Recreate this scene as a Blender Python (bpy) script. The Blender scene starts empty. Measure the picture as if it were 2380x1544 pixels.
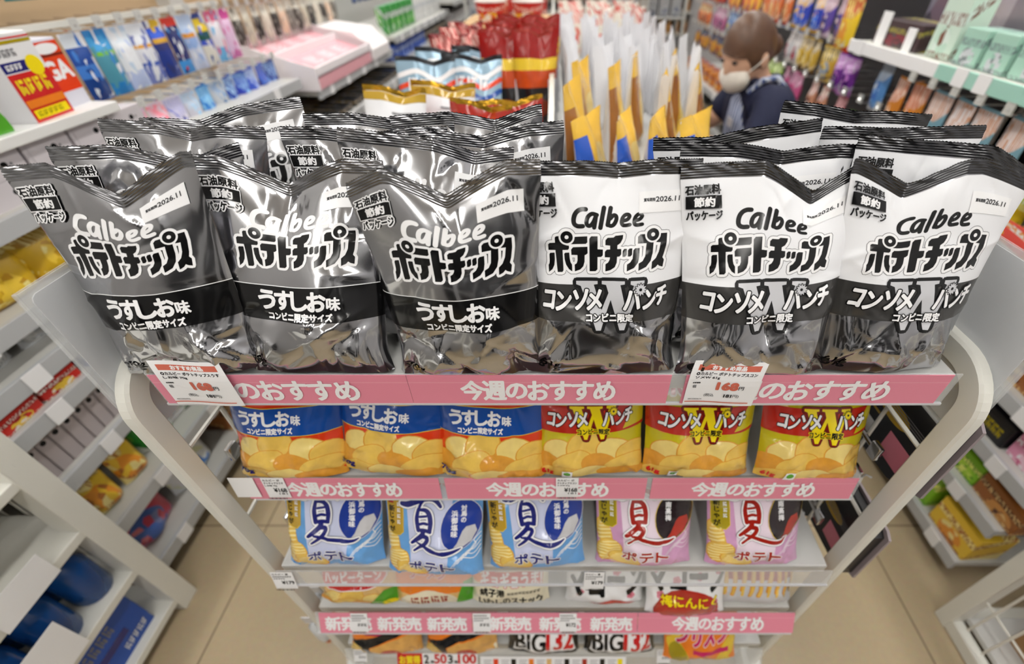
import bpy, bmesh, math, random
import numpy as np
from math import radians as R, sin, cos, pi
from mathutils import Vector, Matrix

# ------------------------------------------------------------------ camera, world, exposure
SC = bpy.context.scene
COL = SC.collection
FLOOR_TO_EYE = 1.33                      # camera height over the floor
cam_d = bpy.data.cameras.new('camera')
cam = bpy.data.objects.new('camera', cam_d)
COL.objects.link(cam)
cam.location = (0, 0, FLOOR_TO_EYE)
cam.rotation_euler = (R(90 - 39.75), 0, 0)
cam_d.sensor_width = 36
cam_d.lens = 36 * 1052 / 2380
cam_d.shift_x = -98 / 2380
cam_d.clip_start = 0.02
cam_d.clip_end = 60
cam_d.dof.use_dof = True
cam_d.dof.focus_distance = 0.47
cam_d.dof.aperture_fstop = 2.7
SC.camera = cam
w = bpy.data.worlds.new('store_air')
SC.world = w
w.use_nodes = True
w.node_tree.nodes['Background'].inputs[0].default_value = (1, 1, 1, 1)
w.node_tree.nodes['Background'].inputs[1].default_value = 0.15
SC.view_settings.view_transform = 'Standard'
SC.view_settings.look = 'None'
SC.view_settings.gamma = 1
SC.view_settings.use_curve_mapping = False
SC.view_settings.exposure = 0.1
SC.cycles.max_bounces = 6
SC.cycles.diffuse_bounces = 3
SC.cycles.glossy_bounces = 4
SC.cycles.transmission_bounces = 6
SC.cycles.transparent_max_bounces = 8
SC.cycles.caustics_reflective = False
SC.cycles.caustics_refractive = False
SC.cycles.sample_clamp_indirect = 4.0
LAMP = 19.5                               # emission of the ceiling tubes

# ------------------------------------------------------------------ materials
MATS = {}
def lin(c):
    """sRGB 0..255 triple -> linear"""
    o = []
    for v in c[:3]:
        v = v / 255.0
        o.append(v / 12.92 if v <= 0.04045 else ((v + 0.055) / 1.055) ** 2.4)
    return (*o, 1.0)

def mat(name, col, rough=0.5, metal=0.0, spec=0.5, coat=0.0, noise=0.0, trans=0.0, emit=0.0, alpha=1.0, nscale=8.0):
    if name in MATS:
        return MATS[name]
    m = bpy.data.materials.new(name)
    m.use_nodes = True
    nt = m.node_tree
    b = nt.nodes['Principled BSDF']
    c = lin(col)
    b.inputs['Base Color'].default_value = c
    b.inputs['Roughness'].default_value = rough
    b.inputs['Metallic'].default_value = metal
    b.inputs['Specular IOR Level'].default_value = spec
    b.inputs['Coat Weight'].default_value = coat
    b.inputs['Coat Roughness'].default_value = 0.08
    b.inputs['Transmission Weight'].default_value = trans
    b.inputs['Alpha'].default_value = alpha
    if emit:
        b.inputs['Emission Color'].default_value = c
        b.inputs['Emission Strength'].default_value = emit
    if noise:
        tc = nt.nodes.new('ShaderNodeTexCoord')
        n = nt.nodes.new('ShaderNodeTexNoise')
        n.inputs['Scale'].default_value = nscale
        n.inputs['Detail'].default_value = 4
        nt.links.new(tc.outputs['Object'], n.inputs['Vector'])
        mx = nt.nodes.new('ShaderNodeMix')
        mx.data_type = 'RGBA'
        mx.inputs[6].default_value = tuple(v * (1 - noise) for v in c[:3]) + (1,)
        mx.inputs[7].default_value = tuple(min(1, v * (1 + noise)) for v in c[:3]) + (1,)
        nt.links.new(n.outputs['Fac'], mx.inputs[0])
        nt.links.new(mx.outputs[2], b.inputs['Base Color'])
    MATS[name] = m
    return m

def art(name, cols, style='blobs', scale=3.0, rough=0.35, metal=0.0, stops=None, axis='Z'):
    """Printed packaging: blocks and bands of ink laid over the whole pack (generated coordinates)."""
    if name in MATS:
        return MATS[name]
    m = bpy.data.materials.new(name)
    m.use_nodes = True
    nt = m.node_tree
    N, L = nt.nodes.new, nt.links.new
    b = nt.nodes['Principled BSDF']
    b.inputs['Roughness'].default_value = rough
    b.inputs['Metallic'].default_value = metal
    tc = N('ShaderNodeTexCoord')
    oi = N('ShaderNodeObjectInfo')
    add = N('ShaderNodeVectorMath'); add.operation = 'ADD'
    mul = N('ShaderNodeVectorMath'); mul.operation = 'SCALE'
    L(oi.outputs['Random'], mul.inputs['Scale'])
    mul.inputs[0].default_value = (7.3, 3.1, 5.7)
    L(tc.outputs['Generated'], add.inputs[0]); L(mul.outputs[0], add.inputs[1])
    vor = N('ShaderNodeTexVoronoi'); vor.inputs['Scale'].default_value = scale
    vor.inputs['Randomness'].default_value = 0.9
    L(add.outputs[0], vor.inputs['Vector'])
    sepc = N('ShaderNodeSeparateColor'); L(vor.outputs['Color'], sepc.inputs[0])
    ramp = N('ShaderNodeValToRGB'); ramp.color_ramp.interpolation = 'CONSTANT'
    els = ramp.color_ramp.elements
    k = len(cols)
    while len(els) < k: els.new(0.5)
    for i, c in enumerate(cols):
        els[i].position = i / k
        els[i].color = lin(c)
    L(sepc.outputs[0], ramp.inputs[0])
    out = ramp.outputs[0]
    if style == 'blobs':
        # a printed pack: ground colour, round picture with flecks, name band with rows of lettering, foot strip
        def M(op, a, b=None, c=None):
            n = N('ShaderNodeMath'); n.operation = op
            for i, v in enumerate((a, b, c)):
                if v is None: continue
                if isinstance(v, (int, float)): n.inputs[i].default_value = v
                else: L(v, n.inputs[i])
            return n.outputs[0]
        sp = N('ShaderNodeSeparateXYZ'); L(tc.outputs['Generated'], sp.inputs[0])
        U = M('MULTIPLY_ADD', sp.outputs['Y'], 0.6, sp.outputs['X'])
        V = M('MULTIPLY_ADD', sp.outputs['Y'], -0.45, M('ADD', sp.outputs['Z'], 0.12))
        rn = oi.outputs['Random']
        du = M('SUBTRACT', U, M('MULTIPLY_ADD', rn, 0.25, 0.42)); dv = M('SUBTRACT', V, 0.36)
        disc = M('LESS_THAN', M('ADD', M('MULTIPLY', du, du), M('MULTIPLY', dv, dv)), 0.085)
        band = M('LESS_THAN', M('ABSOLUTE', M('SUBTRACT', V, 0.76)), 0.10)
        cb = N('ShaderNodeCombineXYZ'); L(M('MULTIPLY', U, 26.0), cb.inputs[0]); L(M('FLOOR', M('MULTIPLY', V, 15.0)), cb.inputs[1]); L(M('MULTIPLY', rn, 40.0), cb.inputs[2])
        nz = N('ShaderNodeTexNoise'); nz.inputs['Scale'].default_value = 1.0; nz.inputs['Detail'].default_value = 1.0; L(cb.outputs[0], nz.inputs['Vector'])
        glyph = M('GREATER_THAN', nz.outputs['Fac'], 0.52)
        foot = M('LESS_THAN', V, 0.10)
        def mixc(f, a, b):
            n = N('ShaderNodeMix'); n.data_type = 'RGBA'; L(f, n.inputs[0])
            for i, v in ((6, a), (7, b)):
                if isinstance(v, tuple): n.inputs[i].default_value = lin(v)
                else: L(v, n.inputs[i])
            return n.outputs[2]
        vor.inputs['Scale'].default_value = scale*2.2
        c = mixc(disc, cols[0], mixc(M('GREATER_THAN', sepc.outputs[1], 0.45), cols[1], out))
        small = M('MULTIPLY', glyph, M('LESS_THAN', M('ABSOLUTE', M('SUBTRACT', V, 0.13)), 0.10))
        c = mixc(small, c, cols[-1])
        c = mixc(band, c, mixc(glyph, cols[2 % len(cols)], cols[-1]))
        out = mixc(foot, c, cols[2 % len(cols)])
    if style == 'bands' and stops:
        sep = N('ShaderNodeSeparateXYZ'); L(tc.outputs['Generated'], sep.inputs[0])
        r2 = N('ShaderNodeValToRGB'); r2.color_ramp.interpolation = 'CONSTANT'
        e = r2.color_ramp.elements
        while len(e) < len(stops): e.new(0.5)
        for i, (p, c) in enumerate(stops):
            e[i].position = p
            e[i].color = lin(c)
        L(sep.outputs[axis], r2.inputs[0])
        # rows of small print: a fine voronoi switched on over part of the bands
        mx = N('ShaderNodeMix'); mx.data_type = 'RGBA'
        gt = N('ShaderNodeMath'); gt.operation = 'GREATER_THAN'; gt.inputs[1].default_value = 0.72
        L(sepc.outputs[1], gt.inputs[0])
        L(gt.outputs[0], mx.inputs[0]); L(r2.outputs[0], mx.inputs[6]); L(out, mx.inputs[7])
        out = mx.outputs[2]
    L(out, b.inputs['Base Color'])
    MATS[name] = m
    return m

# ------------------------------------------------------------------ mesh helpers
class MB:
    def __init__(s):
        s.v, s.f, s.m = [], [], []
    def add(s, vs, fs, mi=0):
        o = len(s.v)
        s.v += [tuple(v) for v in vs]
        for f in fs:
            s.f.append(tuple(i + o for i in f)); s.m.append(mi)
    def box(s, x0, x1, y0, y1, z0, z1, mi=0):
        s.add([(x0,y0,z0),(x1,y0,z0),(x1,y1,z0),(x0,y1,z0),(x0,y0,z1),(x1,y0,z1),(x1,y1,z1),(x0,y1,z1)],
              [(3,2,1,0),(4,5,6,7),(0,1,5,4),(1,2,6,5),(2,3,7,6),(3,0,4,7)], mi)
    def rbox(s, x0, x1, y0, y1, z0, z1, r=0.004, mi=0):
        """box whose four upright and twelve edges are chamfered"""
        bm = bmesh.new()
        bmesh.ops.create_cube(bm, size=1)
        for v in bm.verts:
            v.co = ((x0+x1)/2 + v.co.x*(x1-x0), (y0+y1)/2 + v.co.y*(y1-y0), (z0+z1)/2 + v.co.z*(z1-z0))
        bmesh.ops.bevel(bm, geom=bm.edges[:], offset=r, segments=2, affect='EDGES', profile=0.6)
        s.addbm(bm, mi)
    def addbm(s, bm, mi=0):
        bm.verts.index_update()
        s.add([tuple(v.co) for v in bm.verts], [[v.index for v in f.verts] for f in bm.faces], mi)
        bm.free()
    def tube(s, pts, r, n=8, mi=0, cap=True, rr=None):
        pts = [Vector(p) for p in pts]
        rings = []
        prev = None
        for i, p in enumerate(pts):
            d = (pts[min(i+1, len(pts)-1)] - pts[max(i-1, 0)]).normalized()
            if prev is None:
                a = d.orthogonal().normalized()
            else:
                a = (prev - d * prev.dot(d)).normalized()
            prev = a
            b = d.cross(a)
            q = rr[i] if rr else r
            rings.append([p + (a*cos(2*pi*k/n) + b*sin(2*pi*k/n))*q for k in range(n)])
        vs = [v for ring in rings for v in ring]
        fs = []
        for i in range(len(pts)-1):
            for k in range(n):
                fs.append((i*n+k, i*n+(k+1) % n, (i+1)*n+(k+1) % n, (i+1)*n+k))
        if cap:
            fs.append(tuple(range(n))[::-1]); fs.append(tuple((len(pts)-1)*n + k for k in range(n)))
        s.add(vs, fs, mi)
    def sweep_rect(s, path, w, h, mi=0):
        """rectangular bar along a path in the YZ plane; w across X, h in the plane (path is the centre line), corners eased"""
        e = 0.003
        sec = [(-w/2+e,-h/2),(w/2-e,-h/2),(w/2,-h/2+e),(w/2,h/2-e),(w/2-e,h/2),(-w/2+e,h/2),(-w/2,h/2-e),(-w/2,-h/2+e)]
        n = len(sec)
        vs = []
        P = [Vector(p) for p in path]
        for i, p in enumerate(P):
            d = (P[min(i+1,len(P)-1)] - P[max(i-1,0)]).normalized()
            nrm = Vector((0, -d.z, d.y))
            for (a, b) in sec:
                vs.append(p + Vector((a,0,0)) + nrm*b)
        fs = []
        for i in range(len(P)-1):
            for k in range(n):
                fs.append((i*n+k, i*n+(k+1)%n, (i+1)*n+(k+1)%n, (i+1)*n+k))
        fs.append(tuple(range(n))[::-1]); fs.append(tuple((len(P)-1)*n+k for k in range(n)))
        s.add(vs, fs, mi)
    def lathe(s, prof, n=16, c=(0,0,0), mi=0):
        vs, fs = [], []
        for (r, z) in prof:
            for k in range(n):
                vs.append((c[0]+r*cos(2*pi*k/n), c[1]+r*sin(2*pi*k/n), c[2]+z))
        for i in range(len(prof)-1):
            for k in range(n):
                fs.append((i*n+k, i*n+(k+1)%n, (i+1)*n+(k+1)%n, (i+1)*n+k))
        fs.append(tuple(range(n))[::-1]); fs.append(tuple((len(prof)-1)*n+k for k in range(n)))
        s.add(vs, fs, mi)
    def prism(s, poly, z0, z1, mi=0, axis='Z'):
        n = len(poly)
        def P(a, b, c):
            return {'Z': (a,b,c), 'X': (c,a,b), 'Y': (a,c,b)}[axis]
        s.add([P(a,b,z0) for a,b in poly] + [P(a,b,z1) for a,b in poly],
              [tuple(range(n))[::-1], tuple(range(n,2*n))] + [(i,(i+1)%n,n+(i+1)%n,n+i) for i in range(n)], mi)
    def mesh(s, name, mats, smooth=False):
        me = bpy.data.meshes.new(name)
        me.from_pydata(s.v, [], s.f)
        mats = mats if isinstance(mats, (list, tuple)) else [mats]
        for m in mats: me.materials.append(m)
        if len(mats) > 1: me.polygons.foreach_set('material_index', s.m)
        bm = bmesh.new(); bm.from_mesh(me)
        bmesh.ops.recalc_face_normals(bm, faces=bm.faces[:])
        bm.to_mesh(me); bm.free()
        if smooth:
            me.polygons.foreach_set('use_smooth', [True]*len(me.polygons))
            try: me.set_sharp_from_angle(angle=R(40))
            except Exception: pass
        me.update()
        return me

def link(name, me, parent=None, loc=(0,0,0), rot=(0,0,0)):
    o = bpy.data.objects.new(name, me)
    COL.objects.link(o)
    o.location = loc; o.rotation_euler = rot
    if parent is not None: o.parent = parent
    return o
def tag(o, label, cat, group=None, kind=None):
    o['label'] = label
    o['category'] = cat
    if group: o['group'] = group
    if kind: o['kind'] = kind
    return o
def thing(name, label, cat, loc=(0,0,0), rot=(0,0,0), group=None):
    o = bpy.data.objects.new(name, None)
    o.empty_display_size = 0.05
    COL.objects.link(o)
    o.location = loc; o.rotation_euler = rot
    return tag(o, label, cat, group)
def struct(name, me, label, loc=(0,0,0)):
    o = link(name, me, None, loc)
    o['kind'] = 'structure'; o['label'] = label; o['category'] = name.split('_')[0]
    return o
def copy_thing(src, loc=None, rot=None, label=None, group=None):
    c = src.copy(); COL.objects.link(c)
    for ch in src.children:
        d = ch.copy(); COL.objects.link(d); d.parent = c
        for g in ch.children:
            e = g.copy(); COL.objects.link(e); e.parent = d
    if loc is not None: c.location = loc
    if rot is not None: c.rotation_euler = rot
    if label: c['label'] = label
    if group: c['group'] = group
    return c

# ------------------------------------------------------------------ flat artwork (letters, shapes) as triangles
_TXT = {}
def text2d(s, res=3):
    if (s, res) in _TXT: return _TXT[(s, res)]
    cu = bpy.data.curves.new('t', 'FONT'); cu.body = s; cu.size = 1; cu.resolution_u = res
    o = bpy.data.objects.new('t', cu); COL.objects.link(o)
    dg = bpy.context.evaluated_depsgraph_get()
    me = bpy.data.meshes.new_from_object(o.evaluated_get(dg))
    me.calc_loop_triangles()
    V = np.array([tuple(v.co)[:2] for v in me.vertices]).reshape(-1, 2)
    T = np.array([tuple(t.vertices) for t in me.loop_triangles]).reshape(-1, 3)
    bpy.data.objects.remove(o); bpy.data.curves.remove(cu); bpy.data.meshes.remove(me)
    _, idx, inv = np.unique(np.round(V, 5), axis=0, return_index=True, return_inverse=True)
    V = V[idx]; T = inv.reshape(-1)[T]
    _TXT[(s, res)] = (V, T)
    return V, T

def boundary(T):
    e = np.vstack([T[:, [0,1]], T[:, [1,2]], T[:, [2,0]]])
    se = np.sort(e, axis=1)
    _, inv, cnt = np.unique(se, axis=0, return_inverse=True, return_counts=True)
    return e[cnt[inv.reshape(-1)] == 1]

def thicken(V, T, r, seg=6):
    """extra triangles that widen a flat shape by r all round"""
    E = boundary(T)
    if len(E) == 0: return V, T, np.zeros(len(T))
    rs = np.random.RandomState(len(E))
    a, b = V[E[:,0]], V[E[:,1]]
    d = b - a; l = np.linalg.norm(d, axis=1, keepdims=True); l[l == 0] = 1
    n = np.stack([d[:,1], -d[:,0]], 1) / l * r
    o = len(V); k = len(E)
    nv = np.vstack([a, b, b + n, a + n, a - n, b - n])
    i = np.arange(k) + o
    t = np.vstack([np.stack([i, i+k, i+2*k], 1), np.stack([i, i+2*k, i+3*k], 1),
                   np.stack([i, i+4*k, i+5*k], 1), np.stack([i, i+5*k, i+k], 1)])
    ang = np.arange(seg) * 2 * pi / seg
    U = np.unique(E[:,0]); c = V[U]
    disc = c[:, None, :] + r * np.stack([np.cos(ang), np.sin(ang)], 1)[None]
    base = o + 6*k
    tt = []
    for q in range(1, seg-1):
        j = np.arange(len(U)) * seg + base
        tt.append(np.stack([j, j+q, j+q+1], 1))
    fe = -rs.uniform(0.05, 0.45, k); fd = -rs.uniform(0.5, 0.9, len(U))
    F = np.concatenate([np.zeros(len(T)), fe, fe, fe, fe] + [fd]*(seg-2))
    return np.vstack([V, nv, disc.reshape(-1, 2)]), np.vstack([T, t] + tt), F

def poly2d(pts):
    """fill a simple (possibly concave) outline"""
    from mathutils.geometry import tessellate_polygon
    tr = tessellate_polygon([[Vector((p[0], p[1], 0)) for p in pts]])
    return np.array([(p[0], p[1]) for p in pts], float), np.array(tr).reshape(-1, 3)
def ell(cx, cy, rx, ry, n=24, rot=0.0):
    return [(cx + rx*cos(a)*cos(rot) - ry*sin(a)*sin(rot), cy + rx*cos(a)*sin(rot) + ry*sin(a)*cos(rot)) for a in [2*pi*i/n for i in range(n)]]
def strokes2d(strokes):
    """brush strokes: list of (points, half width)"""
    Vs, Ts, Fs, o = [], [], [], 0
    rs = np.random.RandomState(len(strokes))
    for pts, hw in strokes:
        P = np.array(pts, float)
        # resample with a smooth curve
        if len(P) > 2:
            Q = [P[0]]
            for i in range(len(P)-1):
                p0 = P[max(i-1,0)]; p1 = P[i]; p2 = P[i+1]; p3 = P[min(i+2,len(P)-1)]
                for t in (0.25, 0.5, 0.75, 1.0):
                    Q.append(0.5*((2*p1)+(-p0+p2)*t+(2*p0-5*p1+4*p2-p3)*t*t+(-p0+3*p1-3*p2+p3)*t**3))
            P = np.array(Q)
        hws = np.full(len(P), hw) if np.isscalar(hw) else np.interp(np.linspace(0,1,len(P)), np.linspace(0,1,len(hw)), hw)
        d = np.gradient(P, axis=0); d /= np.linalg.norm(d, axis=1, keepdims=True) + 1e-9
        n = np.stack([-d[:,1], d[:,0]], 1) * hws[:,None]
        k = len(P)
        V = np.vstack([P+n, P-n]); i = np.arange(k-1)
        T = np.vstack([np.stack([i, i+1, i+k+1], 1), np.stack([i, i+k+1, i+k], 1)])
        Vs.append(V); Ts.append(T+o); o += len(V)
        f = -rs.uniform(0.0, 0.9, k-1); Fs += [f, f]
        for e in (0, k-1):
            c = np.array(ell(P[e][0], P[e][1], hws[e], hws[e], 10)); Vs.append(c)
            Ts.append(np.array([(0,q,q+1) for q in range(1,9)])+o); o += 10
            Fs.append(np.full(8, -rs.uniform(0.0, 0.9)))
    return np.vstack(Vs), np.vstack(Ts), np.concatenate(Fs)

class Design:
    """flat print: triangles with a layer number and an ink"""
    def __init__(s, W, H):
        s.W, s.H = W, H
        s.V, s.T, s.L, s.I, s.inks = [], [], [], [], []
        s.n = 0; s.lay = 0; s.cache = {}
    def ink(s, m):
        if m not in s.inks: s.inks.append(m)
        return s.inks.index(m)
    def put(s, V, T, m, layer=None, F=None):
        if layer is None:
            s.lay += 1; layer = s.lay
        s.V.append(V); s.T.append(T + s.n); s.n += len(V)
        s.L.append(layer + (np.zeros(len(T)) if F is None else F)); s.I.append(np.full(len(T), s.ink(m)))
    def poly(s, pts, m, layer=None):
        V, T = poly2d(pts); s.put(V, T, m, layer)
    def rect(s, x0, x1, z0, z1, m, layer=None):
        s.poly([(x0,z0),(x1,z0),(x1,z1),(x0,z1)], m, layer)
    def shape(s, V, T, m, bold=0.0, outlines=(), F=None):
        for (r, om) in outlines:
            V2, T2, F2 = thicken(V, T, r + bold)
            if F is not None: F2[:len(F)] = F
            s.put(V2, T2, om, None, F2)
        if bold: V, T, F = thicken(V, T, bold)
        s.put(V, T, m, None, F)
    def text(s, txt, x0, x1, z0, z1, m, bold=0.0, outlines=(), shear=0.0, rot=0.0, res=3):
        V, T = text2d(txt, res)
        lo, hi = V.min(0), V.max(0)
        V = (V - lo) / (hi - lo)
        V = np.stack([x0 + V[:,0]*(x1-x0), z0 + V[:,1]*(z1-z0)], 1)
        c = V.mean(0)
        V = V - c
        V = np.stack([V[:,0] + shear*V[:,1], V[:,1]], 1)
        if rot: V = V @ np.array([[cos(rot), sin(rot)], [-sin(rot), cos(rot)]])
        s.shape(V + c, T, m, bold, outlines)
    def bars(s, x0, x1, z0, z1, m, n=5, seed=1):
        """a row of small marks standing for print too small or blurred to read"""
        r = random.Random(seed); cw = (x1-x0)/n; h = z1-z0
        lay = s.lay+1
        for i in range(n):
            a = x0+cw*(i+.08); b = x0+cw*(i+.84)
            for (p, q, u, v) in ((0,.25,0,1),(.4,1,.75,1),(.35,.6,.1,.6),(.7,1,.0,.5) if r.random() < .6 else (.6,.8,.2,.7)):
                s.rect(a+(b-a)*p, a+(b-a)*q, z0+h*u, z0+h*v, m, lay)
        s.lay = lay
    def vtext(s, txt, cx, z1, size, m, step=1.05, **k):
        for i, ch in enumerate(txt):
            V, T = text2d(ch, 2)
            if len(V) == 0: continue
            lo, hi = V.min(0), V.max(0); c = (lo+hi)/2
            s.shape((V-c)*size/0.95 + np.array([cx, z1 - size*(i+0.5)*step]), T, m, **k)
    def clipped(s, gx, gz):
        """cut all triangles along the cells of the carrying grid so that the print follows every fold"""
        if (gx, gz) in s.cache: return s.cache[(gx, gz)]
        V = np.vstack(s.V); T = np.vstack(s.T); L = np.concatenate(s.L); I = np.concatenate(s.I)
        P = V[T]                                     # n,3,2
        hw = s.W/2 - 1e-4
        P[:,:,0] = np.clip(P[:,:,0], -hw, hw); P[:,:,1] = np.clip(P[:,:,1], 1e-4, s.H-1e-4)
        fam = [lambda p: (p[...,0] + s.W/2)/gx, lambda p: p[...,1]/gz, lambda p: (p[...,0] + s.W/2)/gx - p[...,1]/gz]
        for f in fam:
            for _ in range(14):
                q = f(P)
                mn, mx = q.min(1), q.max(1)
                c = np.floor(mn + 1e-6) + 1
                span = mx - c > 1e-6
                if not span.any(): break
                line = np.floor((mn + mx)/2 + 0.5)
                line = np.where((line > mn + 1e-6) & (line < mx - 1e-6), line, c)
                A, qa, li = P[span], q[span], line[span]
                o = np.argsort(qa, 1); r = np.arange(len(A))[:,None]
                A, qa = A[r, o], qa[r, o]
                t = ((li - qa[:,0])/(qa[:,2]-qa[:,0]))[:,None]
                X = A[:,0] + (A[:,2]-A[:,0])*t
                low = qa[:,1] > li
                d1 = np.where(low, qa[:,1]-qa[:,0], qa[:,2]-qa[:,1]); d1[np.abs(d1) < 1e-12] = 1
                t2 = (np.where(low, li-qa[:,0], li-qa[:,1])/d1)[:,None]
                Y = np.where(low[:,None], A[:,0] + (A[:,1]-A[:,0])*t2, A[:,1] + (A[:,2]-A[:,1])*t2)
                t1 = np.where(low[:,None,None], np.stack([A[:,0], Y, X], 1), np.stack([A[:,2], Y, X], 1))
                tA = np.where(low[:,None,None], np.stack([Y, A[:,1], X], 1), np.stack([A[:,0], A[:,1], X], 1))
                tB = np.where(low[:,None,None], np.stack([A[:,1], A[:,2], X], 1), np.stack([A[:,1], Y, X], 1))
                P = np.concatenate([P[~span], t1, tA, tB])
                l2, i2 = L[span], I[span]
                L = np.concatenate([L[~span], l2, l2, l2]); I = np.concatenate([I[~span], i2, i2, i2])
        ar = np.abs((P[:,1,0]-P[:,0,0])*(P[:,2,1]-P[:,0,1]) - (P[:,2,0]-P[:,0,0])*(P[:,1,1]-P[:,0,1]))
        ok = ar > 1e-12
        P, L, I = P[ok], L[ok], I[ok]
        # consistent winding (front = seen from -Y)
        sg = (P[:,1,0]-P[:,0,0])*(P[:,2,1]-P[:,0,1]) - (P[:,2,0]-P[:,0,0])*(P[:,1,1]-P[:,0,1])
        P[sg < 0] = P[sg < 0][:, ::-1]
        key = np.concatenate([np.round(P.reshape(-1,2), 6), np.repeat(L,3)[:,None]], 1)
        U, inv = np.unique(key, axis=0, return_inverse=True)
        s.cache[(gx, gz)] = (U[:,:2], U[:,2], inv.reshape(-1,3), I)
        return s.cache[(gx, gz)]

def flat_print(name, d, base_m, parent=None, loc=(0,0,0), rot=(0,0,0), bend=None, thick=0.0008, step=0.00012, rect=None):
    """a card or sign: a thin slab carrying a design; bend(x,z)->(dx,dy,dz) may curl it"""
    x0, x1, z0, z1 = rect if rect else (-d.W/2, d.W/2, 0, d.H)
    nx, nz = (14, 8) if bend else (1, 1)
    mb = MB()
    mats = [base_m] + d.inks
    def pos(x, z, y):
        if bend:
            b = bend(x, z); return (x+b[0], y+b[1], z+b[2])
        return (x, y, z)
    for side in (0, 1):
        vs, fs = [], []
        for j in range(nz+1):
            for i in range(nx+1):
                vs.append(pos(x0+(x1-x0)*i/nx, z0+(z1-z0)*j/nz, thick*side))
        for j in range(nz):
            for i in range(nx):
                a = j*(nx+1)+i
                fs.append((a, a+1, a+nx+2, a+nx+1) if side == 0 else (a, a+nx+1, a+nx+2, a+1))
        mb.add(vs, fs)
    n = (nx+1)*(nz+1)
    edge = [i for i in range(nx+1)] + [(j+1)*(nx+1)-1 for j in range(1,nz+1)] + [nz*(nx+1)+i for i in range(nx-1,-1,-1)] + [j*(nx+1) for j in range(nz-1,0,-1)]
    mb.f += [(edge[(k+1)%len(edge)], edge[k], edge[k]+n, edge[(k+1)%len(edge)]+n) for k in range(len(edge))]
    mb.m += [0]*len(edge)
    if d.n:
        if bend:
            U, Lr, T, I = d.clipped((x1-x0)/14, (z1-z0)/8)
        else:
            U = np.vstack(d.V); T = np.vstack(d.T); Lt = np.concatenate(d.L); I = np.concatenate(d.I)
            U = U[T.reshape(-1)]; Lr = np.repeat(Lt, 3); T = np.arange(len(U)).reshape(-1, 3)
        o = len(mb.v)
        mb.v += [pos(u[0], u[1], -step*l) for u, l in zip(U, Lr)]
        mb.f += [tuple(int(i)+o for i in t) for t in T]; mb.m += [int(i)+1 for i in I]
    me = bpy.data.meshes.new(name)
    me.from_pydata(mb.v, [], mb.f)
    for m in mats: me.materials.append(m)
    me.polygons.foreach_set('material_index', mb.m)
    me.update()
    return link(name, me, parent, loc, rot)
# ------------------------------------------------------------------ inks and films
M_FOIL = mat('silver_foil', (196,196,199), 0.14, 1.0)
M_FOILD = mat('dark_foil', (92,92,94), 0.2, 1.0)
M_BACK = mat('bag_back_film', (150,150,154), 0.22, 0.9)
M_WHITE = mat('white_ink', (246,246,248), 0.42, 0.0, 0.35)
M_WFILM = mat('white_film', (238,239,243), 0.36, 0.0, 0.4)
M_BLACK = mat('black_ink', (12,12,13), 0.16, 0.0, 0.5)
M_BAND = mat('smoke_ink', (84,83,82), 0.18, 0.6)
M_WEDGE = mat('charcoal_edge_ink', (34,34,35), 0.2, 0.2)
M_FOILM = mat('ribbed_seal_foil', (140,140,143), 0.18, 1.0)
M_LGREY = mat('pale_grey_ink', (214,215,220), 0.3, 0.2)
M_PAPER = mat('white_paper', (244,244,246), 0.6, 0.0, 0.2)
M_INK = mat('thermal_print', (38,38,42), 0.6)
M_GREYINK = mat('grey_print', (120,120,124), 0.6)

LOGO = dict(
 po=[[(300,600),(320,578),(365,575),(372,620),(392,670),(430,710),(480,730),(520,735),(520,780),(500,805),(415,808),(415,1150),(395,1178),(318,1180),(300,808),(190,808),(190,710),(215,688),(300,685)],
     [(200,880),(215,855),(285,850),(285,960),(270,1060),(235,1135),(175,1185),(175,1060),(192,1030),(198,990)],
     [(437,870),(455,850),(520,848),(524,950),(535,1010),(558,1050),(558,1168),(505,1130),(460,1050),(440,960)]],
 te=[[(605,590),(810,580),(810,680),(785,705),(550,712),(590,665)],
     [(550,800),(580,760),(810,750),(812,860),(785,885),(765,890),(762,1000),(740,1080),(690,1135),(600,1168),(600,1050),(632,1030),(648,980),(648,890),(552,888)]],
 to=[[(840,620),(870,580),(970,578),(970,790),(1055,795),(1055,890),(1030,918),(970,922),(970,1130),(940,1162),(842,1165)]],
 ti=[[(1092,640),(1125,600),(1220,595),(1250,565),(1370,557),(1365,620),(1330,690),(1283,725),(1283,785),(1345,788),(1348,880),(1320,912),(1283,915),(1280,1010),(1250,1090),(1180,1140),(1098,1162),(1098,1040),(1140,1010),(1165,960),(1168,925),(1085,925),(1085,830),(1115,795),(1168,792),(1168,730),(1092,722)]],
 tu=[[(1370,820),(1395,788),(1437,788),(1437,885),(1410,918),(1370,918)],[(1452,815),(1475,785),(1520,783),(1520,885),(1495,915),(1452,915)],
     [(1540,815),(1565,785),(1638,783),(1637,920),(1620,1020),(1560,1105),(1443,1160),(1443,1045),(1495,1010),(1530,950)]],
 pu=[[(1605,600),(1640,565),(1722,563),(1724,610),(1750,655),(1795,690),(1858,698),(1855,870),(1830,1000),(1760,1100),(1632,1155),(1632,1035),(1695,1000),(1735,920),(1745,712),(1605,712)]],
 su=[[(1945,556),(2063,553),(2070,700),(2050,880),(2028,960),(2058,1000),(2045,1120),(1985,1100),(1955,1075),(1920,1115),(1853,1145),(1853,1020),(1915,960),(1955,860),(1972,705),(1895,700),(1930,650)]])
def lx(x, y): return ((x-1120)/17200, 0.1295 + (870-y)/18000)
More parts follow.
